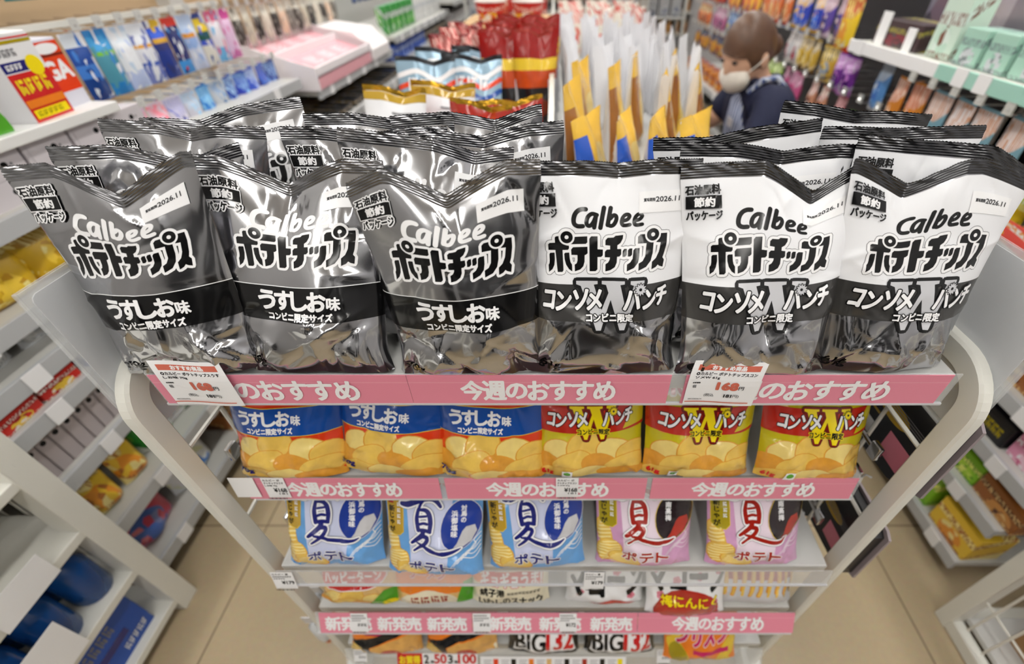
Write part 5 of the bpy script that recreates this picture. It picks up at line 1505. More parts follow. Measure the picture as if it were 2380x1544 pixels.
# --- long island run behind the stand
t = thing('island_shelving', 'long grey-white island shelving running away behind the display stand', 'shelving')
def ip(nm, mb, m, par=None): return link(nm, mb.mesh(nm, m), par or t)
ISL_Z = 0.955
mb = MB(); mb.rbox(-0.40, 0.42, 0.83, 4.6, ISL_Z-0.025, ISL_Z, 0.003); ip('top_deck', mb, M_SHELF)
mb = MB(); mb.box(-0.012, 0.0, 0.83, 4.6, ISL_Z, ISL_Z+0.13); ip('centre_divider', mb, mat('divider_cream', (222,220,212), 0.4))
mb = MB(); mb.box(-0.03, 0.03, 0.83, 4.6, 0, ISL_Z-0.025); ip('core_panel', mb, M_PANEL)
for z in (0.72, 0.50, 0.28, 0.10):
    mb = MB(); mb.rbox(-0.42, 0.44, 0.83, 4.6, z-0.022, z, 0.003); b = ip('shelf_board', mb, M_SHELF)
    for s_ in (-1, 1):
        mb = MB(); x = -0.432 if s_ < 0 else 0.442
        mb.box(x, x+0.01, 0.83, 4.6, z-0.036, z+0.002); ip('price_rail', mb, mat('rail_grey', (186,188,190), 0.3), b)
mb = MB(); mb.box(-0.40, 0.42, 0.806, 0.828, 0, ISL_Z); ip('end_panel', mb, M_PANEL)
for y in (4.62,):
    for x in (-0.38, 0.40):
        mb = MB(); mb.box(x-0.02, x+0.02, y, y+0.03, 0, 1.5); ip('end_post', mb, M_FIX)
def deck_bag(name, label, cat, w, h, tk, mats_, loc, yaw, lean, group, seed, seal=None):
    b = Bag(w, h, tk, seed, w/22, [(w*.12, w*.3, h*.06, tk*.4)], w/0.17, wave=tk*.15)
    t = thing(name, label, cat, group=group)
    link('film_body', b.body('film_body', mats_[0], mats_[1], mats_[2] if len(mats_) > 2 else None), t)
    if seal: link('top_seal', b.seal('top_seal', seal, 0.010, 4), t)
    P = np.vstack([b.grid(-1).reshape(-1,3), b.grid(1).reshape(-1,3)])
    set_bag(t, P, loc[0], loc[1], loc[2], lean, yaw, 0)
    return t
def nut_design(w, h):
    d = Design(w, h)
    d.rect(-w/2, w/2, 0, h*.35, I_UME); d.poly(ell(0.01,h*.22,w*.3,h*.16), I_NOOD); d.rect(-w/2, -w*.25, 0, h*.55, I_CRIM); d.rect(-w*.25,-w*.2,0,h*.6,M_WHITE)
    for k in range(4): d.rect(w*.0, w*.4, h*(.55+.07*k), h*(.57+.07*k), M_GREYINK, 40)
    d.rect(-w/2, w/2, h*.90, h*.995, I_GOLD)
    return d
m_gold = mat('gold_foil', (206,160,50), 0.22, 0.9)
ND = nut_design(0.145, 0.165)
for i, (x, y, yaw, lab) in enumerate(((-0.335,0.97,-0.25,'white and gold rice cracker bag at the outer corner of the island'),(-0.245,1.02,-0.22,'second white and gold rice cracker bag, beside the corner one'))):
    deck_bag('rice_cracker_bag', lab, 'snack bag', 0.145, 0.165, 0.03, (M_WFILM, I_CRIM, ND), (x, y, ISL_Z), yaw, 0.28, 'rice cracker bags', 140+i, m_gold)
def redgold(w, h):
    d = Design(w, h); d.poly(curve_band(w, h*.55, h*.99, 0), I_CRIM); d.poly(ell(0,h*.35,w*.36,h*.2), I_NOOD); d.rect(-w/2,-w*.28,0,h*.5,I_CRIM); d.bars(-w*.3, w*.1, h*.64, h*.86, M_WHITE, 2, 19); d.rect(-w*.28,-w*.22,0,h*.5,M_WHITE)
    return d
RG = redgold(0.14, 0.16)
for i, (x, y, yaw, lab) in enumerate(((-0.155,0.90,-0.5,'red rice snack bag with gold edge behind the silver bags'),(-0.075,0.93,0.45,'red rice snack bag turned towards the divider'))):
    deck_bag('red_snack_bag', lab, 'snack bag', 0.14, 0.155, 0.032, (mat('clear_snack_film', (210,200,180), 0.2, 0.3), I_CRIM, RG), (x, y, ISL_Z), yaw, 0.2, 'red rice snack bags', 150+i, m_gold)
def stripe(w, h):
    d = Design(w, h)
    for k in range(6):
        z = h*(.12+.14*k)
        d.put(*strokes2d([([(-w*.48,z),(-w*.1,z+.012),(w*.2,z-.004),(w*.48,z+.014)],h*.03)])[:2], [I_BLUE, I_OR, M_WHITE][k % 3])
    d.bars(-w*.3, w*.32, h*.64, h*.80, M_WHITE, 3, 20)
    return d
SD = stripe(0.15, 0.18); m_sb = mat('pale_sky_film', (150,180,200), 0.25, 0.2)
for i, (x, y, yaw, lab) in enumerate(((-0.315,1.22,-0.1,'blue and orange striped bag in a row, end one by the aisle'),(-0.205,1.25,-0.05,'blue and orange striped bag in a row, middle one'),(-0.30,1.36,-0.1,'blue and orange striped bag standing second in its file'),(-0.20,1.40,0.1,'blue and orange striped bag next to the red noodle packs'))):
    deck_bag('striped_snack_bag', lab, 'snack bag', 0.15, 0.18, 0.03, (m_sb, m_sb, SD), (x, y, ISL_Z), yaw, 0.2, 'blue and orange striped bags', 160+i, mat('charcoal_seal', (50,52,56), 0.3, 0.5))
def fire(w, h):
    d = Design(w, h)
    d.rect(-w/2, w/2, 0, h*.42, I_BLK); d.rect(-w/2, w/2, h*.42, h*.60, mat('fire_orange_ink', (190,70,20), 0.2, noise=0.5, nscale=30)); d.rect(-w/2, w/2, h*.60, h*.72, I_YEL); d.rect(-w/2, w/2, h*.72, h*.995, mat('fire_red_ink', (150,24,20), 0.2, noise=0.3, nscale=30))
    d.poly(ell(0,h*.2,w*.3,h*.1), mat('fire_brown_ink', (110,40,14), 0.2, noise=0.5, nscale=50)); d.rect(w*.25,w*.5,0,h*.5,M_LGREY)
    return d
FD = fire(0.12, 0.23); m_fire = mat('clear_red_film', (170,60,50), 0.15, 0.3)
k = 0
for iy in range(4):
    for ix in range(2):
        k += 1
        deck_bag('noodle_pack', 'tall red and black noodle pack in two files beside the divider', 'snack pack', 0.11, 0.22, 0.024, (I_BLK, m_fire, FD), (-0.135+0.09*ix+0.004*iy, 1.38+0.13*iy, ISL_Z), 0.15+0.1*ix, 0.08, 'red and black noodle packs', 170+k, m_fire)
m_crim = A('art_crimson', [(110,24,28),(60,30,30),(150,40,40),(190,150,140)], 'blobs', 4, 0.2, 0.3)
for i in range(7):
    deck_bag('crimson_pack', 'crimson snack pack on the far part of the island by the aisle', 'snack pack', 0.12, 0.20, 0.026, (m_crim, m_fire), (-0.30+0.09*(i % 3), 1.55+0.16*(i//3)+0.28*(i % 3 > 1), ISL_Z), 0.3, 0.15, 'crimson packs', 180+i)
# boxes and cup noodles beyond
for i in range(4):
    put('tall_carton', carton_mesh(0.085,0.08,0.15,A('art_tall_carton',[(40,34,40),(196,150,60),(60,90,150),(150,50,40)],'blobs',3),'tall_carton'), 'dark carton with gold and blue print in the row before the cup noodles', 'carton', (-0.33+0.095*i, 2.16, ISL_Z), 'F', 'dark cartons before the cup noodles')
mb = MB(); mb.rbox(-0.40, -0.015, 2.23, 2.75, ISL_Z, ISL_Z+0.15, 0.003)
tag(link('display_box', mb.mesh('display_box', mat('cardboard_tan', (196,160,110), 0.6))), 'tan cardboard display box carrying the red cup noodles', 'box')
cup = None
def cup_noodle(lab, loc):
    global cup
    if cup is not None: return copy_thing(cup, loc, None, lab)
    cup = thing('cup_noodle', lab, 'cup noodle', loc, group='red cup noodles')
    mb = MB(); mb.lathe([(0.048,0),(0.05,0.004),(0.066,0.075)], 24); link('cup', mb.mesh('cup', A('art_cup',[(200,40,30),(230,180,50),(206,50,36),(240,236,230)],'blobs',3), True), cup)
    mb = MB(); mb.lathe([(0.069,0.075),(0.069,0.080),(0.064,0.081)], 24); link('lid', mb.mesh('lid', mat('cup_lid', (236,226,220), 0.3)), cup)
cup_noodle('red cup noodle on the tan box, the nearer of the pair', (-0.27, 2.36, ISL_Z+0.151)); cup_noodle('red cup noodle on the tan box beside the gift carton', (-0.11, 2.36, ISL_Z+0.151))
cup_noodle('red cup noodle behind the pair on the tan box', (-0.27, 2.52, ISL_Z+0.151))
put('gift_carton', carton_mesh(0.26,0.2,0.22,A('art_gift',[(170,40,36),(190,60,50),(150,30,30),(226,200,190)],'blobs',2.5),'gift_carton'), 'large red carton behind the cup noodles', 'carton', (-0.03-0.14, 2.92, ISL_Z), 'F')
put('stacked_carton', carton_mesh(0.2,0.2,0.2,A('art_stacked',[(190,150,110),(220,200,170),(160,110,80),(120,120,130)],'blobs',3),'stacked_carton'), 'tan and white carton at the back of the island', 'carton', (-0.3, 3.3, ISL_Z), 'F')
# sacks on the other half of the deck, faces towards the right-hand aisle
def sack_design(c1, c2, w, h):
    d = Design(w, h)
    d.rect(-w/2, w/2, 0, h*.995, c1)
    d.rect(-w/2, -w*.22, 0, h*.8, c2)
    d.poly(ell(w*.12,h*.45,w*.26,h*.2), I_CHIP3)
    return d
m_sackw = mat('sack_white', (226,226,230), 0.4); I_BROWN = ink('caramel_ink', (160,100,36)); I_GY = ink('golden_yellow_film', (238,190,60), noise=0.12, nscale=30); I_BLU2 = ink('cobalt_band', (32,90,200))
S1 = sack_design(I_GY, I_BROWN, 0.13, 0.20); S2 = sack_design(I_GY, I_BLU2, 0.13, 0.155)
for i, (x, y) in enumerate(((0.045,0.93),(0.14,1.10),(0.235,1.00),(0.07,1.16),(0.20,1.22),(0.31,1.06),(0.30,1.24))):
    deck_bag('caramel_sack', ['first golden sack with caramel side, beside the divider','golden sack with caramel side standing between two others','golden sack with caramel side beside the blue banded sacks','golden sack with caramel side, second in the file by the divider','golden sack with caramel side in the third file','golden sack with caramel side nearest the stooping clerk','golden sack with caramel side behind the one nearest the clerk'][i], 'snack sack', 0.13, 0.20, 0.028, (I_GY, m_sackw, S1), (x, y, ISL_Z), 1.28+0.06*(i % 3), 0.06, 'golden caramel sacks', 200+i)
for i, (x, y, yaw) in enumerate(((0.075,0.80,1.15),(0.145,0.82,1.2),(0.205,0.85,1.1),(0.275,0.79,0.95))):
    deck_bag('banded_sack', ['first yellow sack with cobalt band, behind the first white chips bag','second yellow sack with cobalt band','third yellow sack with cobalt band, tallest of its row','yellow sack with cobalt band leaning out towards the clerk'][i], 'snack sack', 0.13, 0.155, 0.028, (I_GY, m_sackw, S2), (x, max(y, 0.88), ISL_Z), yaw, 0.12, 'yellow sacks with cobalt bands', 210+i)
k = 0
for iy in range(6):
    for ix in range(5):
        k += 1
        o_m = 'white_sack'
        me = bag_mesh(0.14, 0.20, 0.03, m_sackw, 'white_sack_%d' % (k % 4), 220+k % 4)
        put('white_sack', me, 'plain white snack sack in the files behind the golden sacks', 'snack sack', (0.06+0.082*ix, 1.38+0.17*iy, ISL_Z), 'F', 'white sacks', 1.28+rng.uniform(-.15,.15), R(-4))
for k in range(9):
    put('cracker_bag', bag_mesh(0.14, 0.20, 0.03, A('art_cracker',[(236,232,220),(226,222,208),(240,236,226),(210,60,50)],'blobs',3),'cracker_bag',230), 'cream cracker bag at the far end of the island', 'snack bag', (0.08+0.14*(k % 3), 2.50+0.2*(k//3), ISL_Z), 'F', 'cream cracker bags', 0.6)

# --- candy side
RX = 1.076
hooks_r = [(1.225,1.20,2.15,4.40,22),(1.06,1.16,1.95,4.40,24),(0.925,1.14,1.66,4.30,24)]
shelf_unit('candy_shelving', 'wall shelving with black pegboard full of hanging candy pouches', 'R', RX, 1.50, 1.55, 4.5, [(0.62,RX),(0.42,RX),(0.25,RX),(0.10,RX)], M_FIX, M_DARKB, (0,1.38), hooks_r)
shelf_unit('sweets_shelving', 'wall shelving with white-edged display shelf and mint boxes near the white bags', 'R', RX, 1.50, 0.52, 1.53, [(0.80,RX),(0.675,RX),(0.54,RX),(0.40,RX),(0.26,RX),(0.09,RX)], M_FIX, M_DARKB, (0,1.38), [(1.045,1.10,0.86,1.50,8)])
t = thing('promotion_shelf', 'white shelf with mint green edge strip carrying the mint boxes', 'shelf')
mb = MB(); mb.rbox(1.06, 1.48, 0.62, 1.90, 1.083, 1.100, 0.003); link('shelf_board', mb.mesh('shelf_board', M_STEEL), t)
mb = MB(); mb.rbox(1.052, 1.060, 0.62, 1.42, 1.068, 1.104, 0.002); link('mint_edge', mb.mesh('mint_edge', mat('mint_edge', (166,214,200), 0.4)), t)
mb = MB(); mb.rbox(1.052, 1.060, 1.42, 1.90, 1.068, 1.104, 0.002); link('white_edge', mb.mesh('white_edge', M_PAPER), t)
for k, y in enumerate((1.30, 1.22, 1.80)):
    mb = MB(); mb.rbox(1.0485, 1.0515, y, y+0.045, 1.066, 1.108, 0.001); tag(link('shelf_price_tag', mb.mesh('shelf_price_tag', M_PAPER)), ['white price tag on the mint edge beside its neighbour tag','white price tag on the mint edge, next to the boxes','white price tag at the far end of the promotion shelf'][k], 'price tag')
m_mint = A('art_mint',[(166,206,190),(200,204,210),(150,190,176),(120,130,134)],'blobs',4)
for i in range(7):
    put('mint_box', carton_mesh(0.09,0.08,0.085,m_mint,'mint_box'), 'mint green box on the promotion shelf', 'box', (1.14, 0.80+0.10*i, 1.10), 'R', 'mint green boxes', rng.uniform(-.1,.1))
put('tall_mint_box', carton_mesh(0.10,0.07,0.15,A('art_mint2',[(206,228,214),(190,220,204),(216,232,224),(120,70,54)],'blobs',3),'tall_mint_box'), 'taller pale mint box standing between the mint boxes', 'box', (1.14, 1.52, 1.10), 'R')
t = box_pack('label_display', 'dark and red display carton with white cards on the promotion shelf', 'carton', 0.24, 0.12, 0.07, A('art_label_display',[(60,40,44),(120,36,50),(150,140,60),(80,70,74)],'blobs',3), None, (1.16, 1.73, 1.10), 'R')
mb = MB(); mb.rbox(-0.10,-0.05,-0.066,-0.062,-0.01,0.09,0.001); link('white_card', mb.mesh('white_card', M_PAPER), t)
mb = MB(); mb.rbox(0.06,0.10,-0.066,-0.062,-0.01,0.06,0.001); link('white_card', mb.mesh('white_card', M_PAPER), t)
mb = MB(); mb.rbox(1.36, 1.40, 1.55, 2.02, 1.10, 1.60, 0.004); o = tag(link('silver_poster', mb.mesh('silver_poster', A('art_silver_poster',[(150,148,158),(176,174,186),(120,116,124),(160,140,150)],'bands',3,0.2,0.6,[(0,(150,148,158)),(.2,(190,188,198)),(.35,(128,126,138)),(.6,(176,172,182)),(.8,(110,106,114))],'Y'))), 'shiny grey panel standing behind the dark display carton', 'panel')
mb = MB(); mb.rbox(1.42, 1.425, 0.62, 1.55, 1.10, 1.62, 0.001); tag(link('pale_backdrop_card', mb.mesh('pale_backdrop_card', mat('pale_card', (206,206,204), 0.5))), 'large pale grey card behind the mint boxes', 'card')
t = thing('tall_notice', 'pale notice with dark and blue bars behind the mint boxes', 'sign', (1.30, 0.98, 1.10), (0,0,R(-90)))
d = Design(0.20, 0.32); d.rect(-0.09,0.09,0.22,0.27,M_GREYINK); d.poly([(-0.06,0.0),(-0.045,0.0),(0.03,0.19),(0.015,0.19)], I_BLUE); d.poly([(0.0,0.0),(0.015,0.0),(0.09,0.19),(0.075,0.19)], I_BLUE); d.rect(-0.09,-0.05,0.02,0.08,I_CRIM)
flat_print('notice_sheet', d, M_PAPER, t, (0,0,0), (0,0,0), None, 0.004)
def hang(cols_, lab, y0, n, dy, z, x=1.15, w=0.085, h=0.15, sc=4, nm='candy_pouch', rough=0.25, metal=0.0, grp=None):
    key = nm+'_'+lab.split(' ')[0]+'_%g_%g' % (y0, z)
    m = A('art_'+key, cols_, 'blobs', sc, rough, metal)
    for i in range(n):
        put(nm, pouch_mesh(w,h,0.016,m,key), lab, 'candy pouch', (x+rng.uniform(-.01,.01), y0+dy*i, z-0.006), 'R', grp or lab, rng.uniform(-.2,.2))
# top row: large bags
hang([(30,60,180),(60,110,220),(230,180,60),(150,180,240)],'cobalt blue candy bag on the top hook row',2.45,3,0.10,1.215,1.17,0.11,0.15)
hang([(90,70,160),(40,40,120),(220,200,220),(150,110,90)],'violet candy bag on the top hook row beside the cobalt ones',2.22,2,0.11,1.215,1.16,0.11,0.15)
hang([(236,200,40),(226,150,40),(190,60,30),(240,220,120)],'large yellow and red candy bag near the shiny grey panel',2.08,1,0.11,1.225,1.13,0.14,0.18)
hang([(210,110,60),(230,180,120),(180,60,40),(240,220,190)],'orange candy bag on the top hook row',2.78,4,0.10,1.215,1.17,0.10,0.15)
hang([(240,180,70),(230,110,70),(190,60,90),(120,60,110)],'mixed warm candy pouch on the top hook row',3.22,6,0.10,1.215,1.17,0.09,0.15)
hang([(220,70,50),(240,160,90),(110,40,50),(70,50,60)],'red candy pouch at the far end of the top hook row',3.86,5,0.11,1.215,1.17,0.09,0.15)
# second row
hang([(206,206,210),(170,60,80),(230,226,224),(120,110,112)],'white and crimson pouch on the second hook row',2.50,2,0.10,1.06,1.15,0.085,0.125)
hang([(206,170,70),(236,214,140),(120,90,40),(240,230,200)],'slim gold pouch on the second hook row',2.28,3,0.065,1.06,1.14,0.06,0.125)
hang([(200,160,60),(150,160,170),(230,200,110),(60,70,80)],'broad gold and blue pouch on the second hook row',2.10,1,0.10,1.06,1.12,0.11,0.125)
hang([(110,50,140),(70,30,100),(190,120,200),(200,190,210)],'purple pouch on the second hook row next to the promotion shelf',1.92,2,0.085,1.05,1.11,0.075,0.13)
hang([(150,190,60),(110,160,40),(220,236,170),(70,110,30)],'shiny green pouch beside the clerk',2.62,3,0.075,0.925,1.14,0.08,0.13)
hang([(230,140,60),(240,190,90),(220,90,70),(120,170,90)],'orange pouch behind the clerk on the second hook row',2.98,3,0.09,1.06,1.14,0.085,0.125)
hang([(90,130,200),(200,180,90),(160,190,230),(60,60,90)],'sky blue and gold pouch on the second hook row behind the clerk',3.26,4,0.09,1.06,1.14,0.085,0.125)
hang([(190,110,150),(120,60,110),(230,190,210),(90,60,90)],'rose pouch on the second hook row past the clerk',3.64,4,0.09,1.06,1.14,0.085,0.125)
hang([(220,120,70),(140,50,40),(240,200,150),(60,50,50)],'rust pouch at the far end of the second hook row',4.02,4,0.09,1.06,1.14,0.085,0.125)
# third row
hang([(200,90,140),(150,50,100),(230,170,200),(90,40,70)],'magenta pouch on the third hook row near the clerk',2.30,3,0.09,0.925,1.12,0.085,0.13)
hang([(210,150,120),(120,60,50),(236,226,214),(170,40,60)],'beige and red pouch on the third hook row',2.06,2,0.10,0.925,1.12,0.085,0.13)
hang([(176,90,100),(90,50,56),(220,170,170),(120,60,70)],'dusty rose pouch on the third hook row',1.90,1,0.09,0.925,1.11,0.07,0.13)
hang([(90,130,60),(210,190,50),(60,90,40),(40,50,40)],'green and yellow pouch on the third hook row',1.68,2,0.09,0.90,1.11,0.08,0.11)
hang([(130,170,200),(200,140,190),(90,110,150),(230,230,235)],'pale blue and pink pouch past the clerk on the third hook row',2.86,5,0.085,0.925,1.13,0.085,0.13)
hang([(220,160,60),(170,90,50),(100,60,110),(60,110,90)],'gold and violet pouch in the far third hook row',3.30,11,0.09,0.925,1.13,0.085,0.13)
# packs on the hooks under the promotion shelf
hang([(90,140,200),(70,110,180),(190,200,210),(150,180,220)],'plain blue pouch under the promotion shelf',1.72,1,0.1,1.075,1.12,0.09,0.16)
hang([(206,130,50),(226,200,180),(190,90,40),(240,226,210)],'orange and cream pouch under the promotion shelf',1.50,2,0.085,1.045,1.10,0.075,0.17)
hang([(120,160,176),(176,190,200),(200,150,120),(226,226,230)],'clear teal pouch with pale pictures under the promotion shelf',1.12,4,0.09,1.045,1.09,0.09,0.18)
hang([(130,180,40),(180,210,60),(226,220,120),(240,240,220)],'lime green pouch at the near end under the promotion shelf',0.88,2,0.10,1.045,1.09,0.10,0.17)
# yellow flat bags on the next shelf down
for i in range(9):
    me = bag_mesh(0.11, 0.10, 0.025, A('art_yel_bag',[(236,200,30),(210,170,20),(244,220,80),(60,56,40)],'blobs',4),'yellow_candy_bag',240)
    put('yellow_candy_bag', me, 'yellow candy bag in the row under the hanging pouches', 'candy bag', (1.15, 0.60+0.12*i, 0.80 if 0.60+0.12*i < 1.5 else 0.62), 'R', 'yellow candy bags', rng.uniform(-.2,.2))
mb = MB(); mb.rbox(1.03, 1.033, 0.86, 1.05, 0.815, 0.87, 0.001); tag(link('red_yellow_card', mb.mesh('red_yellow_card', A('art_ry',[(236,90,80),(240,220,80),(244,240,236),(236,150,60)],'blobs',3))), 'red and yellow shelf card under the lime green pouches', 'card')
mb = MB(); mb.rbox(1.065, 1.068, 2.1, 2.42, 0.63, 0.68, 0.001); tag(link('white_shelf_card', mb.mesh('white_shelf_card', M_PAPER)), 'white curled shelf card below the magenta pouches', 'card')
goods('snack_box','orange snack box on the shelf behind the acrylic sleeve','box','carton',(0.11,0.10,0.09),'orange',6,(1.15,0.62,0.675),(0,0.14,0),'R','orange snack boxes',3)
goods('bean_pack','brown and red pack on the shelf with the black cartons','pack','carton',(0.13,0.11,0.09),'brown',6,(1.15,0.62,0.54),(0,0.15,0),'R','brown and red packs',3)
d = Design(0.13, 0.06); d.bars(-0.055, 0.055, 0.018, 0.044, I_OLIVE, 7, 18)
for i in range(2):
    box_pack('black_carton', ['black carton with gold lettering beside the stand frame','black carton with gold lettering, second from the stand frame'][i], 'carton', 0.14, 0.12, 0.07, mat('carton_black', (24,24,28), 0.35), d, (1.15, 0.74+0.16*i, 0.40), 'R')
goods('rose_pack','rose pink pack next to the black cartons','pack','carton',(0.12,0.11,0.08),'pink',1,(1.15,0.60,0.40),(0,-0.13,0),'R','rose pink packs',3)
goods('rose_box','rose and violet box past the black cartons','box','carton',(0.10,0.10,0.09),'purple',4,(1.15,1.05,0.40),(0,0.11,0),'R','rose and violet boxes',3)
goods('meal_pack','white pack with green and orange food picture low on the sweets shelving','pack','carton',(0.15,0.12,0.07),'lime',4,(1.15,0.73,0.26),(0,0.17,0),'R','meal packs',4)
goods('dark_meal_pack','dark brown pack low on the sweets shelving at its near end','pack','carton',(0.13,0.12,0.07),'brown',1,(1.15,0.585,0.26),(0,0.17,0),'R','dark meal packs',4)
goods('green_carton','bright green carton with pink marks on the lowest shelf','carton','carton',(0.13,0.11,0.13),'lime',3,(1.14,0.755,0.09),(0,0.15,0),'R','bright green cartons',2)
goods('food_box','yellow and blue curry box in front of the green cartons','box','carton',(0.13,0.10,0.10),'yellow',1,(1.13,0.605,0.09),(0,0.12,0),'R','curry boxes',3)
goods('sweet_box','dark sweet box on the lower candy shelves','box','carton',(0.11,0.10,0.10),'black',18,(1.15,1.66,0.42),(0,0.155,0),'R','dark sweet boxes',4)
goods('gum_box','bright small box on the upper candy shelf','box','carton',(0.10,0.10,0.08),'orange',16,(1.15,1.90,0.62),(0,0.155,0),'R','bright small boxes',4)

# near wire bin on the right
t = thing('wire_bin_rack', 'white wire-sided rack close by, holding cartons', 'rack')
for (y, x) in ((0.445,1.0),(-0.75,1.0),(0.445,1.48),(-0.75,1.48)):
    mb = MB(); mb.rbox(x, x+0.035, y-0.035, y, 0, 0.92, 0.003); link('corner_post', mb.mesh('corner_post', M_STEEL), t)
for z in (0.022, 0.45, 0.90):
    mb = MB(); mb.rbox(1.003, 1.030, -0.71, 0.412, z-0.02, z+0.02, 0.003); link('side_rail', mb.mesh('side_rail', M_STEEL), t)
    mb = MB(); mb.rbox(1.036, 1.479, 0.415, 0.442, z-0.02, z+0.02, 0.003); link('end_rail', mb.mesh('end_rail', M_STEEL), t)
mb = MB()
for k in range(24): mb.tube([(1.012, -0.72+0.048*k, 0.06), (1.012, -0.72+0.048*k, 0.90)], 0.0028, 6)
for k in range(4): mb.tube([(1.018, -0.74, 0.16+0.2*k), (1.018, 0.42, 0.16+0.2*k)], 0.0028, 6)
link('wire_grid', mb.mesh('wire_grid', M_WIRE), t)
mb = MB(); mb.rbox(1.03, 1.49, -0.74, 0.41, 0.05, 0.065, 0.002); link('base_shelf', mb.mesh('base_shelf', M_SHELF), t)
for i, (y, z, w, h, c, lab) in enumerate(((0.22,0.065,0.28,0.20,(160,120,76),'brown carton in the wire-sided rack'),(0.22,0.265,0.24,0.10,(206,206,208),'white carton on the brown one in the wire-sided rack'),(-0.1,0.065,0.30,0.16,(196,196,198),'second white carton in the wire-sided rack'))):
    put('stock_carton', carton_mesh(w, 0.30, h, mat('stock_%d' % i, c, 0.55), 'stock_carton_%d' % i), lab, 'carton', (1.24, y, z), 'R')

# black packs on the wire side of the stand
def glove_pack(label, x, yc, z0, w, h):
    t = thing('hanging_pack', label, 'pack', (x, yc, z0), (0,0,R(90)))
    P = [(-w*.5,h*.16),(-w*.42,h*.05),(-w*.30,0),(-w*.18,h*.02),(-w*.10,h*.14),(w*.30,h*.18),(w*.5,h*.28),(w*.5,h*.96),(w*.44,h),(-w*.44,h),(-w*.5,h*.95)]
    mb = MB(); mb.prism(P, 0.0, 0.004, axis='Y'); link('backing_card', mb.mesh('backing_card', mat('die_cut_border', (150,138,142), 0.4)), t)
    Q = [(a*.93, h*.5+(b-h*.5)*.93) for a, b in P]
    mb = MB(); mb.prism(Q, -0.014, 0.0, axis='Y'); link('black_front', mb.mesh('black_front', mat('pack_black', (26,25,28), 0.3)), t)
    d = Design(w, h)
    d.text('クー', -w*.35, -w*.05, h*.80, h*.90, M_LGREY, 0.0006); d.rect(-w*.3,-w*.05,h*.30,h*.42,M_WHITE); d.rect(w*.1,w*.38,h*.3,h*.5,I_PINKF)
    d.poly(ell(w*.05,h*.62,w*.16,h*.07), I_GOLD); d.rect(-w*.4,-w*.05,h*.5,h*.52,I_GOLD)
    for k in range(5): d.rect(w*.0,w*.36,h*(.70-.02*k),h*(.706-.02*k),M_GREYINK, 30)
    flat_print('printed_front', d, mat('pack_black', (26,25,28), 0.3), t, (0,-0.0152,0), (0,0,0), None, 0.0005, rect=(-w*.38,w*.42,h*.25,h*.93))
    mb = MB(); mb.tube([(0,0.0,h*.98),(0,0.010,h+0.012),(0,0.022,h+0.004)], 0.002, 6); link('hang_hook', mb.mesh('hang_hook', M_CHROME), t)
    t.rotation_euler = (0,0,R(-90))
    return t
glove_pack('black die-cut pack hanging high on the wire side under the white bags', 0.50, 0.43, 0.70, 0.20, 0.21)
glove_pack('black die-cut pack hanging low on the wire side near the pink summer bags', 0.50, 0.42, 0.475, 0.20, 0.19)
for i in range(4):
    t = thing('glue_tube', 'small white tube with orange cap hanging outside the foot of the stand', 'tube', (-0.492, 0.33+0.045*i, 0.20+0.03*(i % 2)), group='small hanging tubes')
    mb = MB(); mb.lathe([(0.010,0.0),(0.012,0.02),(0.011,0.075),(0.004,0.085)], 12); link('tube_body', mb.mesh('tube_body', mat('tube_white', (214,218,222), 0.3), True), t)
    mb = MB(); mb.lathe([(0.006,-0.022),(0.009,-0.002),(0.010,0.0)], 12); link('cap', mb.mesh('cap', mat('tube_orange', (214,110,40), 0.35), True), t)
    mb = MB(); mb.rbox(-0.014,0.014,-0.001,0.001,0.083,0.115,0.0005); link('header_card', mb.mesh('header_card', M_LGREY), t)

# --- far end: coolers and gates
t = thing('cooler_case', 'grey open cooler case with dim shelves along the far wall', 'cooler', (0, 7.6, 0))
mb = MB(); mb.box(-1.9, 2.3, 0.3, 0.36, 0, 2.2); link('back_panel', mb.mesh('back_panel', mat('cooler_back', (96,98,100), 0.5)), t)
for z in (0.25,0.5,0.75,1.0,1.25,1.5):
    mb = MB(); mb.rbox(-1.9, 2.3, -0.2, 0.3, z-0.02, z, 0.003); link('shelf_board', mb.mesh('shelf_board', M_FIX), t)
for k in range(4):
    mb = MB(); mb.rbox(-1.9+1.38*k, -1.86+1.38*k, -0.22, 0.3, 0, 2.2, 0.003); link('upright', mb.mesh('upright', M_FIX), t)
for z in (0.5,0.75,1.0):
    goods('drink_row_bottle','pale drink bottle in the far cooler','bottle','bottle',(0.035,0.19),'white',12,(-1.75,7.55,z),(0.11,0,0),'F','pale drink bottles in the far cooler')
    goods('dark_drink_bottle','dark drink bottle in the far cooler','bottle','bottle',(0.035,0.19),'black',14,(-0.40,7.55,z),(0.11,0,0),'F','dark drink bottles in the far cooler')
    goods('amber_drink_bottle','amber drink bottle in the far cooler','bottle','bottle',(0.035,0.19),'brown',9,(1.15,7.55,z),(0.11,0,0),'F','amber drink bottles in the far cooler')
